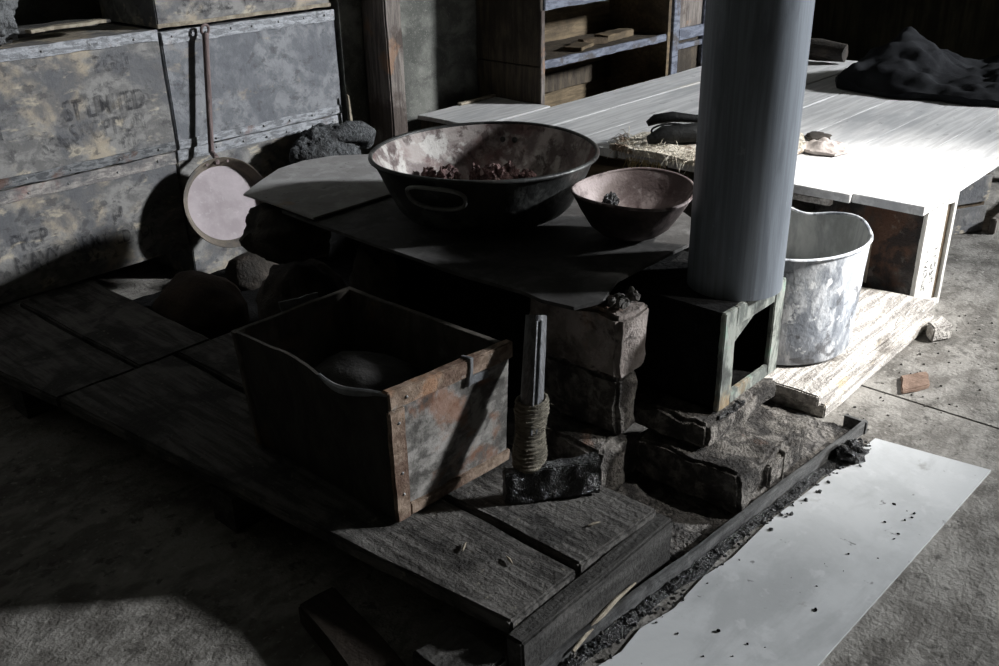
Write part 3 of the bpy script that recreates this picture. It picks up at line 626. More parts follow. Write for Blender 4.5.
# ---------------------------------------------------------------- crates on the left wall
def crate(label, x0, x1, y0, y1, z0, z1, mat, top=None, bottom=None, seed=1., tw=.03, bw=.024, skew=0.):
    t = thing('crate', label, 'crate', ((x0 + x1) / 2, (y0 + y1) / 2, z0), 'old stencilled crates stacked on the left wall')
    bm = B(); hexa(bm, [(x0 + skew, y0, z0), (x1, y0, z0), (x1, y1, z0), (x0 + skew, y1, z0), (x0, y0, z1), (x1, y0, z1), (x1, y1, z1), (x0, y1, z1)], .003, .06, .002, 6, seed)
    obj('body', bm, mat, t)
    for which, m in (('top_strip', top), ('bottom_strip', bottom)):
        if not m: continue
        za, zc = (z1 - tw, z1 + .002) if which == 'top_strip' else (z0 + .002, z0 + bw)
        bm = B(); box(bm, x0 + .002 + (skew if which == 'bottom_strip' else 0), x1 - .002, y0 - .004, y0 + .003, za, zc, .001, .03, .003, 14, seed + 3)
        s = obj(which, bm, m, t)
        for k in range(7):
            bm = B(); bmesh.ops.create_uvsphere(bm, u_segments=8, v_segments=5, radius=.0034)
            bmesh.ops.translate(bm, verts=bm.verts, vec=(x0 + (x1 - x0) * (k + .5) / 7 + random.uniform(-.012, .012), y0 - .0045, (za + zc) / 2 + random.uniform(-.003, .003)))
            r = obj('rivet', bm, 'nail', t); r.parent = s
    return t
R0 = (PI / 2, 0, 0)
cA = crate('blue-grey stencilled crate at upper left, left of the skillet handle', .5, 1.343, 2.43, 2.74, .386, .708, 'crate_tin', 'strip', 'strip_dark', 1, .026, .026)
for s, sz, x, z, m in (('EIGHT', .05, 1.155, .625, 'ink_faint'), ('ST LIMITED', .062, 1.055, .52, 'ink'), ('ST OPTION', .056, 1.06, .466, 'ink_faint'), ('NY', .045, 1.19, .425, 'ink_faint'), ('ITI', .05, .86, .565, 'ink_faint'), ('NIT', .06, .835, .505, 'ink'), ('SON', .05, .98, .45, 'ink_faint')):
    text('stencil_lettering', s, sz * 1.15, (x, 2.4262, z), R0, cA, m, .62)
cB = crate('blue-grey crate directly behind the skillet handle, beside the felt wall', 1.35, 1.935, 2.43, 2.74, .386, .7, 'crate_blue', 'strip', 'strip', 2, .03, .026)
cC = crate('beige-stained stencilled crate at lower left on the platform', .5, 1.333, 2.428, 2.74, .104, .382, 'crate_tin', 'torn_paper', None, 5, .03)
for s, sz, x, z, m in (('PREP', .058, .853, .228, 'ink'), ('NAVY', .058, .85, .172, 'ink'), ('ARMY', .05, 1.0, .185, 'ink_faint'), ('NAVY', .05, .99, .142, 'ink_faint'), ('M', .06, 1.12, .23, 'ink_faint'), ('ED FOR', .046, 1.12, .175, 'ink_faint')):
    text('stencil_lettering', s, sz * 1.1, (x, 2.4242, z), R0, cC, m, .7)
cD = crate('shaded crate low on the wall behind the leaning skillet', 1.343, 1.935, 2.436, 2.74, 0, .382, 'crate_tin', 'strip', None, 7, .028)
cE = crate('topmost crate, above the skillet handle, cut by the picture edge', 1.352, 1.93, 2.44, 2.74, .71, 1.02, 'crate_tin', None, None, 9)
text('stencil_lettering', 'SPECIL', .06, (1.43, 2.4362, .738), R0, cE, 'ink_faint', .9)
text('stencil_lettering', 'NEW', .06, (1.62, 2.4362, .745), R0, cE, 'ink', .9)
bm = B(); box(bm, 1.35, 1.93, 2.434, 2.444, .71, .72, .001, .03, .002, 20, 3); obj('bottom_edge', bm, 'twig', cE)
for k, (x, y, L, a, w, lb) in enumerate([(1.05, 2.52, .34, .03, .05, 'longest thin board scrap on the upper left crate'), (1.16, 2.58, .24, -.12, .06, 'short dark board scrap behind the long one on the left crate'), (1.12, 2.46, .2, .06, .03, 'split wood sliver at the front edge of the left crate')]):
    bm = B(); box(bm, -L / 2, L / 2, -w / 2, w / 2, 0, .008, .001, .03, .004, 10, k + 3)
    zz = .7165 + .011 * k
    for v in bm.verts: v.co = V((x, y, zz)) + Matrix.Rotation(a, 3, 'Z') @ v.co + V((0, 0, .012 * (v.co.x / L + .5) if k == 0 else 0))
    tag(obj('board_scrap', bm, 'twig' if k == 2 else 'soot_wood_x', None, (x, y, zz)), lb, 'board scrap', 'board scraps on the crate')
bm = B(); rock(bm, (.93, 2.52, .80), (.1, .075, .11), .3, 2, 5, 4, 0, .7115)
tag(obj('fur_bundle', bm, 'fur', None, (.93, 2.52, .712)), 'grey furry bundle on top of the upper left crate', 'fur bundle')

# ---------------------------------------------------------------- post
bm = B(); box(bm, 2.028, 2.096, 2.3, 2.414, 0, 3.899, .005, .06, .003, 6, 3)
tag(obj('post', bm, 'post', None, (2.045, 2.34, 0)), 'upright square wooden post between crates and bookshelf', 'post')
bm = B(); hexa(bm, [(1.945, 2.4, 0.001), (1.975, 2.4, .001), (1.975, 2.408, .001), (1.945, 2.408, .001), (1.938, 2.4, .445), (1.942, 2.4, .445), (1.942, 2.408, .445), (1.938, 2.408, .445)], .001)
tag(obj('wood_sliver', bm, 'twig', None, (1.95, 2.404, 0)), 'thin pointed wood sliver standing between blue-grey crate and post', 'wood sliver')

# ---------------------------------------------------------------- bookshelf
sh = thing('bookshelf', 'open brown wooden shelf unit with blue-edged shelf behind the bunk', 'bookshelf', (2.95, 2.26, 0))
sx0, sx1, sy0, sy1 = 2.545, 3.34, 2.12, 2.415
bm = B(); box(bm, sx0, sx0 + .018, sy0, sy1, 0, .472, .002, .08, .002, 8, 1); obj('side_panel', bm, 'shelf_out', sh)
bm = B(); box(bm, sx0 + .002, sx0 + .02, sy0 + .002, sy1, .475, 1.1, .002, .08, .002, 8, 2); obj('side_panel', bm, 'shelf_out', sh)
bm = B(); box(bm, sx0 - .002, sx0 + .017, sy0 - .006, sy0 + .001, 0, .655, .001, .04, .002, 20, 4); obj('edge_strip', bm, 'post', sh)
bm = B(); box(bm, sx1 - .018, sx1, sy0, sy1, 0, 1.1, .002); obj('side_panel', bm, 'shelf_in', sh)
bm = B(); box(bm, sx0 + .02, sx1 - .018, sy1 - .012, sy1, 0, 1.1, .001); obj('back_panel', bm, 'shelf_in', sh)
bm = B(); box(bm, sx0 + .021, sx1 - .019, sy0 + .012, sy1 - .012, .468, .486, .002, .06, .002, 10, 5); obj('shelf_board', bm, 'shelf_out', sh)
bm = B(); box(bm, sx0 + .018, sx1 - .03, sy0 - .006, sy0 + .01, .465, .492, .003, .04, .003, 12, 6); obj('shelf_edge', bm, 'blue_edge', sh)
bm = B(); box(bm, sx0 + .018, sx1, sy0 - .003, sy0 + .014, .655, .74, .003, .04, .004, 9, 7); obj('top_rail', bm, 'blue_edge', sh)
bm = B(); box(bm, sx0 + .02, sx1 - .018, sy0 + .014, sy1 - .012, .72, .738, .002); obj('shelf_board', bm, 'shelf_out', sh)
bm = B(); box(bm, sx0 + .02, sx1 - .018, sy0 + .01, sy1 - .012, .1, .118, .002); obj('shelf_board', bm, 'shelf_in', sh)
bm = B(); box(bm, sx0 + .02, sx1 - .02, sy1 - .03, sy1 - .013, .3, .37, .002, .05, .003, 9, 8); obj('inner_batten', bm, 'shelf_out', sh)
for k, (x, y, w, d, h, a, lb, m) in enumerate([(2.86, 2.2, .13, .07, .012, .3, 'thin brown wood offcut on the bookshelf, left of the others', 'shelf_in'), (2.97, 2.22, .1, .05, .02, -.5, 'tilted dark wood offcut in the middle of the bookshelf shelf', 'crate_brown'),
                                              (3.12, 2.23, .2, .06, .026, .1, 'long wood offcut at the right end of the bookshelf shelf', 'shelf_in'), (2.6, 2.16, .035, .03, .03, .2, 'small dark lump at the left end of the bookshelf shelf', 'stone')]):
    bm = B()
    if k == 3: rock(bm, (0, 0, h * .5), (w / 2, d / 2, h * .5), .2, 2, 3, 1, 0, 0)
    else: box(bm, -w / 2, w / 2, -d / 2, d / 2, 0, h, .002, .02, .003, 20, k)
    for v in bm.verts: v.co = V((x, y, max(0, v.co.z) + .489)) + Matrix.Rotation(a, 3, 'Z') @ V((v.co.x, v.co.y, 0))
    tag(obj('wood_offcut' if k < 3 else 'dark_lump', bm, m, None, (x, y, .489)), lb, 'wood offcut' if k < 3 else 'lump')
cd = thing('cupboard', 'narrow blue-framed cupboard front beside the bookshelf, left of the stovepipe', 'cupboard', (3.5, 2.26, 0))
ux0, ux1 = 3.362, 3.62
bm = B(); box(bm, ux0, ux1, sy0 + .02, sy1, 0, 1.1, .002); obj('carcass', bm, 'shelf_out', cd)
bm = B(); box(bm, ux0, ux0 + .045, sy0, sy0 + .02, 0, 1.1, .002, .05, .002, 9, 1); box(bm, ux1 - .03, ux1, sy0, sy0 + .02, 0, 1.1, .002, .05, .002, 9, 2)
box(bm, ux0 + .045, ux1 - .03, sy0, sy0 + .02, .455, .5, .002, .05, .002, 9, 3); box(bm, ux0 + .045, ux1 - .03, sy0 + .003, sy0 + .02, .42, .44, .002)
obj('face_frame', bm, 'blue_edge', cd)
bm = B(); box(bm, ux0 + .045, ux1 - .03, sy0 + .012, sy0 + .02, .5, 1.1, .001); obj('door_panel', bm, 'post', cd)
bm = B(); tube(bm, [(3.72, 1.9, .37), (3.74, 1.94, .40), (3.73, 2.0, .41), (3.70, 2.02, .385), (3.69, 1.97, .363)], .022, 10)
tube(bm, [(3.68, 1.93, .37), (3.72, 1.96, .44), (3.77, 2.0, .47), (3.78, 2.03, .43)], .018, 10)
for v in bm.verts: v.co.z = max(v.co.z, .3525)
tag(obj('rope_coil', bm, 'twine', None, (3.72, 1.96, .352)), 'pale coil of rope on the bunk corner beside the cupboard', 'rope')

# ---------------------------------------------------------------- low box left of bunk
lb_ = thing('low_box', 'low flat-topped wooden box between post and bunk boards', 'box', (2.37, 2.2, 0))
bm = B(); box(bm, 2.18, 2.54, 2.08, 2.335, 0, .335, .003, .08, .002, 8, 3); obj('body', bm, 'shelf_out', lb_)
bm = B(); box(bm, 2.172, 2.542, 2.072, 2.34, .336, .35, .002, .05, .002, 9, 4); obj('lid', bm, 'bed_wood', lb_)
bm = B(); box(bm, 2.36, 2.54, 2.318, 2.335, .351, .36, .001, .03, .002, 9, 5); obj('batten', bm, 'twig', lb_)

# ---------------------------------------------------------------- bunk
bed = thing('bunk', 'wide low bunk of pale grey boards in the window light', 'bunk', (3.0, 1.4, 0))
ys = [.7, .872, 1.045, 1.215, 1.39, 1.56, 1.725, 1.89, 2.062]
for k in range(8):
    xa = 2.2 + random.uniform(-.006, .012) + (.026 * (1 - k / 1.0) if k < 1 else 0)
    ya, yb = ys[k] + .0004, ys[k + 1] - random.uniform(.0005, .0012) - (.005 if k in (4,) else 0)
    if k in (4,): ya += .006
    xb = 3.96
    bm = B(); quadbox(bm, [(xa, ya), (xb, ya + (.0 if k else .0)), (xb, yb), (xa - .002, yb)], .327 + random.uniform(0, .0015), .35 + random.uniform(-.0015, .0015), .0012, .06, .0015, 7, k + 1)
    obj('board', bm, 'bed_wood', bed)
for x in (2.3, 3.1, 3.9):
    bm = B(); box(bm, x, x + .05, .74 if x > 2.5 else 1.12, 2.04, .29, .326, .003); obj('bearer', bm, 'crate_brown', bed)
for x, y in ((3.9, .75), (3.9, 1.99), (3.11, 1.99), (3.11, 1.3)):
    bm = B(); box(bm, x, x + .05, y, y + .05, 0, .289, .003); obj('leg', bm, 'crate_brown', bed)
bm = B(); box(bm, 2.21, 2.228, .92, 1.25, .309, .326, .002, .03, .003, 14, 5); obj('front_batten', bm, 'step_wood', bed)
# crate under the bunk corner, white end towards window
ang = -.2
cm = Matrix.Translation((2.40, .745, 0)) @ Matrix.Rotation(ang, 4, 'Z')
c1 = thing('end_crate', 'narrow crate with bright white stencilled end under the bunk corner', 'crate', (2.45, .9, 0), 'crates under the bunk')
bm = B(); box(bm, 0, .008, .01, .33, .0, .322, .001, .04, .003, 12, 1, cm); box(bm, .12, .128, .01, .33, 0, .322, .001, .0, 0, 12, 1, cm); box(bm, .0, .128, .322, .33, 0, .322, .001, 0, 0, 12, 1, cm)
box(bm, 0, .128, .01, .33, .001, .01, .001, 0, 0, 1, 1, cm)
obj('side_panel', bm, 'crate_dark', c1)
bm = B(); box(bm, -.002, .088, 0, .012, 0, .322, .002, .04, .001, 12, 2, cm); box(bm, .117, .132, 0, .012, 0, .322, .002, .04, .001, 12, 3, cm)
box(bm, .088, .117, 0, .012, .285, .322, .001, 0, 0, 1, 1, cm); box(bm, .088, .117, 0, .012, 0, .02, .001, 0, 0, 1, 1, cm)
obj('end_board', bm, 'crate_white', c1)
bm = B(); box(bm, .0885, .1165, .008, .012, .02, .285, 0, 0, 0, 1, 1, cm); obj('end_slot', bm, 'crate_brown', c1)
def ctext(s, size, u, w):
    R = cm.to_euler()
    p = cm @ V((u, -.0015, w))
    base = Matrix.Translation(p) @ Matrix.Rotation(ang, 4, 'Z') @ Matrix.Rotation(PI / 2, 4, 'X') @ Matrix.Rotation(PI / 2, 4, 'Z')
    return text('stencil_lettering', s, size, p, base.to_euler(), c1, 'ink_grey', 1.)
ctext('SPECIAL C.', .026, .042, .06); ctext('BISCUIT', .03, .074, .075)
pp_ = bm = B(); box(bm, -.003, -.0005, .14, .3, .05, .17, 0, .02, .0, 1, 1, cm)
pt = obj('paper_scrap', bm, 'patch', c1)
Rt = (cm.to_3x3() @ Matrix.Rotation(-PI / 2, 3, 'Z') @ Matrix.Rotation(PI / 2, 3, 'X')).to_euler()
text('stencil_lettering', 'A', .05, cm @ V((-.004, .235, .12)), Rt, c1, 'ink_grey'); text('stencil_lettering', 'D R', .05, cm @ V((-.004, .25, .07)), Rt, c1, 'ink_grey')
# brown crate with straw further along the bunk front
c2 = thing('front_crate', 'brown stencilled crate with straw below the bunk edge behind the bowl', 'crate', (2.35, 1.5, 0), 'crates under the bunk')
bm = B(); box(bm, 2.245, 2.5, 1.39, 1.78, 0, .288, .003, .06, .003, 10, 4); obj('body', bm, 'crate_brown', c2)
text('stencil_lettering', 'DO', .075, (2.2405, 1.585, .21), (PI / 2, 0, -PI / 2), c2, 'ink', .9)
bm = B(); box(bm, 2.238, 2.247, 1.39, 1.78, .262, .288, .002, .04, .003, 10, 6); obj('top_batten', bm, 'crate_brown', c2)
c3 = thing('front_crate', 'dark brown crate below the bunk edge, between pot and straw crate', 'crate', (2.35, 1.2, 0), 'crates under the bunk')
bm = B(); box(bm, 2.255, 2.29, 1.115, 1.375, 0, .288, .003, .06, .003, 10, 7); obj('body', bm, 'crate_dark', c3)
bm = B(); box(bm, 2.248, 2.258, 1.115, 1.375, .25, .288, .002, .04, .003, 10, 8); obj('top_batten', bm, 'crate_brown', c3)
# turned crate under the right side of the bunk
m4 = Matrix.Translation((2.9, .97, 0)) @ Matrix.Rotation(-.47, 4, 'Z')
c4 = thing('turned_crate', 'brown crate standing askew under the right edge of the bunk', 'crate', (3.1, 1.05, 0), 'crates under the bunk')
bm = B(); box(bm, 0, .33, .01, .3, 0, .285, .003, .06, .002, 9, 1, m4); obj('body', bm, 'crate_brown', c4)
for za in (.002, .1, .195):
    bm = B(); box(bm, -.002, .332, 0, .012, za, za + .085, .002, .06, .002, 9, za * 10, m4); obj('slat', bm, 'crate_tin', c4)
bm = B(); box(bm, 3.18, 3.75, .78, .8, .0, .05, .003, .08, .003, 8, 3)
tag(obj('floor_batten', bm, 'post', None, (3.45, .79, 0)), 'wood batten lying on the floor under the bunk at right', 'batten')

# ---------------------------------------------------------------- things on the bunk
def hill(x, y, k=0): return nz((x, y, 0), 5, 2 + k) * .5 + nz((x, y, 0), 12, 7 + k) * .3 + nz((x, y, 0), 26, 9 + k) * .12
def zbl(x, y):
    z = .04 + .11 * max(0, hill(x, y)) + .06 * hill(x, y, 4) + .02 * abs(nz((x + y * .4, y, 0), 13, 5)) - .008 * abs(nz((x, y + x * .5, 0), 28, 8))
    z += .075 * math.exp(-((x - 3.72) / .2) ** 2 - ((y - 1.33) / .07) ** 2) + .05 * math.exp(-((x - 3.6) / .25) ** 2 - ((y - 1.3) / .16) ** 2)
    d = min(x - 3.33 + .06 * nz((x, y, 3), 4), 1.5 - y + .04 * nz((x, y, 1), 5))
    return max(.012, z * min(1, max(0, d) / .09 + .1))
bm = B(); slabpoly(bm, [(3.38, 1.44), (3.35, 1.35), (3.33, 1.2), (3.37, 1.1), (3.36, .98), (3.45, .8), (3.5, .72), (3.94, .71), (3.94, 1.52), (3.7, 1.55), (3.5, 1.5)], .3535, .3545, 0, 1, 1, .013, None)
for v in bm.verts:
    if v.co.z > .354: v.co.z = .353 + zbl(v.co.x, v.co.y)
tag(obj('blanket', bm, 'cloth', None, (3.65, 1.1, .3535)), 'crumpled black cloth heaped at the back of the bunk', 'blanket')
bm = B(); tube(bm, [(3.86, 1.95, .4), (3.84, 1.85, .402), (3.84, 1.74, .4), (3.85, 1.62, .395)], [.03, .043, .045, .036], 16)
for v in bm.verts: v.co += V((nz(v.co, 18), nz(v.co, 18, 3), nz(v.co, 18, 6))) * .012; v.co.z = max(v.co.z, .353)
tag(obj('rolled_sack', bm, 'stone', None, (3.85, 1.77, .353)), 'dark rolled sacking at the back of the bunk beside the stovepipe', 'sack')
# hairy hide with tufts
def zm(x, y): return .012 * nz((x, y, 0), 9) + .008 * nz((x, y, 0), 24) + .008
bm = B(); slabpoly(bm, [(2.19, 1.57), (2.182, 1.5), (2.178, 1.4), (2.185, 1.3), (2.2, 1.2), (2.3, 1.14), (2.5, 1.13), (2.62, 1.2), (2.6, 1.34), (2.52, 1.47), (2.4, 1.55), (2.28, 1.6)], .3535, .356, 0, 1, 1, .02)
for v in bm.verts:
    if v.co.z > .355: v.co.z = .36 + max(0, zm(v.co.x, v.co.y))
hm = thing('hairy_hide', 'pale hairy hide scrap spread on the bunk edge behind the bowl', 'hide', (2.38, 1.36, .3535))
obj('hide_sheet', bm, 'mat', hm)
bm = B()
for k in range(620):
    y = random.uniform(1.16, 1.6); x = 2.185 + random.uniform(-.006, .07) + (.06 if y > 1.56 else 0)
    p = V((x, y, .362 + random.uniform(0, .012))); L = random.uniform(.012, .045)
    dd = V((random.uniform(-.9, .3), random.uniform(-.7, .7), random.uniform(-.55, .5))).normalized() * L
    q = p + dd + V((0, 0, -L * .35))
    if q.x > 2.196: q.z = max(q.z, .356)
    tube(bm, [p, p + dd * .6, q], [.0011, .0009, .0004], 4, False)
hr = obj('hair_fringe', bm, 'mat', hm); hr['kind'] = 'stuff'
bm = B()
for k in range(60):
    y = random.uniform(1.38, 1.5); p = V((2.19 - random.uniform(0.004, .02), y, .345)); L = random.uniform(.05, .12)
    q = p + V((random.uniform(-.01, .01), random.uniform(-.05, .05), -L))
    tube(bm, [p, (p + q) / 2 + V((-.008, 0, 0)), q], .0008, 4, False)
tag(obj('straw', bm, 'straw', None, (2.19, 1.44, .25)), 'straw wisps hanging over the bunk edge behind the bowl', 'straw', None, 'stuff')
bm = B(); tube(bm, [(2.24, 1.475, .386), (2.275, 1.45, .397), (2.35, 1.39, .398), (2.44, 1.31, .393), (2.5, 1.24, .386)], [.012, .026, .028, .026, .014], 16)
for v in bm.verts: v.co.z = .366 + max(.004, (v.co.z - .368))
gl = thing('black_mitten', 'fat black mitten lying on the hairy hide, left of the stovepipe', 'mitten', (2.36, 1.38, .37))
obj('palm', bm, 'black_leather', gl)
bm = B(); ringtube(bm, [(2.29 + .04 * math.cos(k * PI / 12), 1.437 - .035 * math.cos(k * PI / 12), .408 + .018 * math.sin(k * PI / 12)) for k in range(24)], .003, 6)
obj('cuff_seam', bm, 'black_leather', gl)
bm = B(); tube(bm, [(2.3, 1.52, .412), (2.315, 1.505, .424), (2.35, 1.47, .43), (2.39, 1.425, .424), (2.43, 1.385, .42), (2.48, 1.33, .424), (2.54, 1.27, .42)], [.008, .0145, .015, .0115, .011, .0135, .0135], 14)
tag(obj('black_rod', bm, 'black_leather', None, (2.42, 1.4, .41)), 'black rounded rod lying on top behind the fat mitten', 'rod')
bm = B(); slabpoly(bm, [(2.5, 1.16), (2.485, 1.1), (2.5, 1.045), (2.56, 1.03), (2.6, 1.06), (2.61, 1.12), (2.57, 1.17)], .3535, .3545, 0, 1, 1, .006)
for v in bm.verts:
    if v.co.z > .354:
        rr = (V((v.co.x, v.co.y, 0)) - V((2.55, 1.1, 0))).length
        v.co.z = .356 + max(0, 1 - rr / .075) * .022 + .022 * abs(nz(v.co, 30, 3)) * max(0, 1 - rr / .085) + .008 * abs(nz(v.co, 70, 1))
tag(obj('rag', bm, 'rag', None, (2.55, 1.09, .353)), 'crumpled pale rag on the bunk just right of the stovepipe', 'rag')
bm = B(); rock(bm, (2.66, 1.17, .359), (.05, .035, .007), .3, 2, 3, 9, .4, .3525)
tag(obj('dark_flake', bm, 'stone', None, (2.66, 1.17, .353)), 'flat dark scrap behind the pale rag on the bunk', 'scrap')

# ---------------------------------------------------------------- step and pot
st = thing('step', 'low bleached wooden step carrying the big dented pot', 'step', (2.05, .88, 0))
bm = B(); quadbox(bm, [(1.735, .692), (2.395, .69), (2.33, 1.09), (1.72, 1.09)], .036, .062, .003, .03, .004, 11, 3); obj('top_board', bm, 'step_wood', st)
bm = B(); quadbox(bm, [(1.76, .683), (2.38, .682), (2.33, 1.07), (1.75, 1.07)], .001, .034, .003, .04, .003, 11, 4); obj('lower_board', bm, 'step_wood', st)
bm = B(); quadbox(bm, [(2.27, .645), (2.325, .615), (2.37, .66), (2.3, .672)], .001, .04, .004, .02, .004, 14, 5)
tag(obj('wood_wedge', bm, 'step_wood', None, (2.31, .65, 0)), 'short grey wood wedge on the floor at the end of the step', 'wood wedge')
pc_ = V((1.945, .905, .067)); pot = thing('pot', 'big dented galvanised pot on the low wooden step', 'pot', pc_)
PTM = Matrix.Translation(pc_); va2 = math.atan2(.905, 1.945)
def pw(r, z, a):
    da = math.atan2(math.sin(a - va2 + .25), math.cos(a - va2 + .25))
    w = max(0, (z - .12) / .13)
    k = 1 + .02 * math.sin(2 * a) * w - .10 * math.exp(-(da / .28) ** 2) * w * w + .03 * math.exp(-((da + .75) / .3) ** 2) * w
    dz = -.012 * math.exp(-(da / .3) ** 2) * w + .01 * math.exp(-((da + .75) / .35) ** 2) * w + .003 * math.sin(3 * a) * w
    return (r * k * math.cos(a), r * k * math.sin(a), z + dz)
bm = B(); lathe(bm, [(0, .002), (.15, .0), (.168, .002), (.171, .008), (.174, .06), (.177, .12), (.18, .18), (.185, .245), (.187, .258)], 96, pw, PTM); obj('outer_wall', bm, 'pot', pot)
bm = B(); lathe(bm, [(0, .006), (.16, .006), (.167, .01), (.17, .06), (.173, .12), (.176, .18), (.181, .245), (.1845, .26)], 96, pw, PTM); obj('inner_wall', bm, 'pot_in', pot)
bm = B(); ringtube(bm, [PTM @ V(pw(.186, .259, 2 * PI * k / 120)) for k in range(120)], .0038, 8); obj('rim', bm, 'pot', pot)
bm = B(); lathe(bm, [(0, .135), (.08, .14), (.14, .135), (.169, .125)], 60, lambda r, z, a: (r * math.cos(a), r * math.sin(a), z + .022 * nz((r * math.cos(a) * 13, r * math.sin(a) * 13, 0))), PTM); 
ash = tag(obj('ash_fill', bm, 'ash', None, tuple(pc_ + V((0, 0, .1)))), 'dark crusted ash filling the dented pot', 'ash', None, 'stuff')

# ---------------------------------------------------------------- board on floor, angle iron, rubble
pts = [(1.748, .568), (1.777, .353), (1.4, .366), (1.0, .381), (.55, .3585), (.55, .65), (.7, .632), (.86, .622), (.92, .61), (.98, .617), (1.05, .602), (1.15, .607), (1.22, .596), (1.35, .598), (1.5, .586)]
bm = B(); slabpoly(bm, pts, .0006, .0045, .0, 5, 2, .05)
tag(obj('floor_sheet', bm, 'lino', None, (1.2, .48, 0)), 'pale grey flat sheet lying on the floor along the stove edge', 'sheet')
bm = B(); hexa(bm, [(.78, .668, .001), (1.765, .594, .001), (1.766, .602, .001), (.781, .677, .001), (.78, .668, .03), (1.765, .594, .028), (1.766, .602, .028), (.781, .677, .03)], .001, .03, .0025, 9, 3)
box(bm, 1.755, 1.762, .592, .64, .001, .028, .001)
tag(obj('edge_strip', bm, 'angle_iron', None, (1.27, .635, 0)), 'long dark metal strip edging the stove hearth along the pale sheet', 'metal strip')
def zr(x, y):
    return max(.003, .014 + .012 * nz((x, y, 0), 14, 3) + .008 * nz((x, y, 0), 38, 5))
bm = B(); slabpoly(bm, [(1.15, .652), (1.3, .638), (1.5, .624), (1.72, .609), (1.73, .65), (1.73, .69), (1.74, .9), (1.56, .9), (1.4, .88), (1.23, .85), (1.155, .78)], .0005, .0015, 0, 1, 1, .016)
for v in bm.verts:
    if v.co.z > .001: v.co.z = zr(v.co.x, v.co.y) * (.45 if .62 < v.co.y < .82 and 1.24 < v.co.x < 1.56 else 1)
tag(obj('hearth_rubble', bm, 'soot_bed', None, (1.4, .75, 0)), 'loose sooty rubble heaped around the stove bricks', 'rubble', None, 'stuff')
bm = B()
ed = [(.7 + .05 * k, .594 + (1.765 - .7 - .05 * k) * .0751) for k in range(21)]
slabpoly(bm, [(x, y - .003) for x, y in ed] + [(x, y - .024 - .012 * nz((x * 9, 3, 1)) - .008 * nz((x * 31, 3, 1))) for x, y in ed[::-1]], .0046, .0075, 0, 1, 1, .012)
for v in bm.verts:
    if v.co.z > .007: v.co.z = max(.0048, .006 + .005 * nz(v.co, 60))
for k in range(280):
    u = random.random() ** 1.2; x = 1.72 - u * .85; yl = .594 + (1.765 - x) * .0751
    y = yl - abs(random.gauss(0, .018)) - .006
    r = random.uniform(.001, .0045)
    chip(bm, (x, y, .0048 + r * .2), r, random.uniform(0, 50), .0046)
for k in range(140):
    x = random.uniform(.8, 1.15); yl = .594 + (1.765 - x) * .0751; y = yl + random.uniform(-.005, .0) - .006
    r = random.uniform(.002, .006); chip(bm, (x, y, .005), r, random.uniform(0, 50), .0047)
tag(obj('soot_grit', bm, 'tar', None, (1.3, .62, 0)), 'black grit spilled along the metal strip onto the pale sheet', 'grit', None, 'stuff')
bm = B()
for k in range(26):
    x, y = random.choice(((1.0, .52), (1.3, .45), (.95, .46), (1.5, .42))); x += random.gauss(0, .05); y += random.gauss(0, .03)
    y = min(max(y, .41), .575)
    r = random.uniform(.001, .0032); chip(bm, (x, y, .0052), r, random.uniform(0, 50), .0047)
tag(obj('soot_crumbs', bm, 'soot', None, (1.1, .5, .0045)), 'scattered black crumbs on the pale sheet', 'crumbs', None, 'stuff')
bm = B()
for k in range(90):
    x = random.uniform(1.75, 2.5); y = .66 - abs(random.gauss(0, .09)) - max(0, (x - 2.0)) * .02
    r = random.uniform(.0008, .003); chip(bm, (x, y, r * .3), r, random.uniform(0, 50), .0)
for k in range(120):
    x = random.uniform(.76, 1.16); y = .655 - random.uniform(0, .02) + (1.16 - x) * .02
    r = random.uniform(.002, .008); chip(bm, (x, y + .008, r * .3), r, random.uniform(0, 50), .0)
tag(obj('floor_crumbs', bm, 'soot_bed', None, (2.0, .6, 0)), 'small rubble crumbs strewn on the floor beside the step', 'crumbs', None, 'stuff')
bm = B(); rock(bm, (1.64, .572, .022), (.028, .024, .019), .5, 2.2, 4, 3, 0, .0048)
tag(obj('coal_lump', bm, 'tar', None, (1.655, .555, .0048)), 'shiny black coal lump at the far end of the pale sheet', 'coal lump')
bm = B(); quadbox(bm, [(1.965, .6), (2.035, .562), (2.1, .592), (2.04, .632)], .0005, .012, .003, .015, .004, 20, 5)
tag(obj('brick_fragment', bm, 'brick_orange', None, (2.03, .6, 0)), 'flat orange brick fragment on the floor before the step', 'brick fragment')
bm = B(); tube(bm, [(.86, .655, .02), (.92, .662, .026), (.98, .664, .034), (1.03, .662, .036)], [.003, .0045, .004, .0015], 7)
tag(obj('wood_splinter', bm, 'twig', None, (.94, .66, .02)), 'pale wood splinter leaning on the near side of the platform beam', 'splinter')
for k, (x, y, z, a, lb) in enumerate([(.843, .86, .107, .5, 'tiny straw-coloured splinter on the platform plank near the box corner'), (.87, .78, .107, 1.2, 'tiny pale sliver on the near platform plank toward its end'), (1.02, .75, .108, -.4, 'tiny pale sliver on the right platform plank')]):
    bm = B(); tube(bm, [(x, y, z + .002), (x + .01 * math.cos(a), y + .01 * math.sin(a), z + .003), (x + .022 * math.cos(a), y + .022 * math.sin(a), z + .002)], [.001, .0026, .0008], 6)
    tag(obj('sliver', bm, 'twig', None, (x, y, z)), lb, 'sliver', 'slivers on the platform')

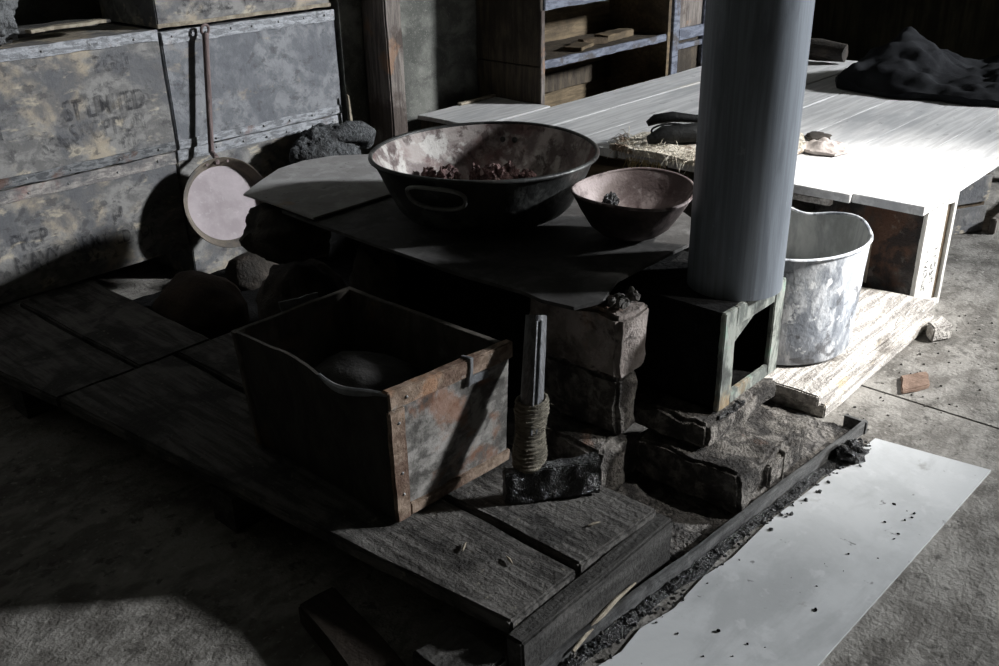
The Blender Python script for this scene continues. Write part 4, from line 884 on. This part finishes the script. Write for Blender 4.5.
# ---------------------------------------------------------------- light: daylight through the window, sun through the added roof hatch
wc = V((7.0, WY - .1, 3.25))
al = bpy.data.lights.new('window_daylight', 'AREA'); al.shape = 'RECTANGLE'; al.size = .72; al.size_y = .72
al.energy = 1450; al.color = (.94, .97, 1.0)
lo = bpy.data.objects.new('window_daylight', al); col.objects.link(lo); lo.location = wc
lo.rotation_euler = (V((1.6, 1.2, .3)) - wc).to_track_quat('-Z', 'Y').to_euler()
su = bpy.data.lights.new('sun', 'SUN'); su.energy = 15; su.angle = math.radians(7); su.color = (1, .98, .95)
so = bpy.data.objects.new('sun', su); col.objects.link(so)
so.rotation_euler = V((-.35, .8, -.9)).to_track_quat('-Z', 'Y').to_euler()
w = bpy.data.worlds.new('sky'); sc.world = w; w.use_nodes = True
w.node_tree.nodes['Background'].inputs[0].default_value = (.8, .9, 1, 1)
w.node_tree.nodes['Background'].inputs[1].default_value = .5

# ---------------------------------------------------------------- camera
F, TILT, ROLL, YAW, HC = 960., 25.3, 1.2, 42.5, 1.05
t_, y_, r_ = map(math.radians, (TILT, YAW, ROLL))
f = V((math.cos(y_) * math.cos(t_), math.sin(y_) * math.cos(t_), -math.sin(t_)))
Rr = V((math.sin(y_), -math.cos(y_), 0)); U = Rr.cross(f)
R2 = Rr * math.cos(r_) - U * math.sin(r_); U2 = U * math.cos(r_) + Rr * math.sin(r_)
cam = bpy.data.cameras.new('camera'); co = bpy.data.objects.new('camera', cam); col.objects.link(co)
co.matrix_world = Matrix(((R2.x, U2.x, -f.x, 0), (R2.y, U2.y, -f.y, 0), (R2.z, U2.z, -f.z, HC), (0, 0, 0, 1)))
cam.sensor_width = 36; cam.lens = F / 999 * 36; cam.clip_start = .02
sc.camera = co
for o in list(bpy.data.objects):
    if '_base' in o: del o['_base']
vs = sc.view_settings
vs.view_transform = 'Standard'; vs.look = 'None'; vs.gamma = 1; vs.use_curve_mapping = False; vs.exposure = 0
sc.cycles.use_denoising = True
sc.cycles.max_bounces = 6; sc.cycles.diffuse_bounces = 2
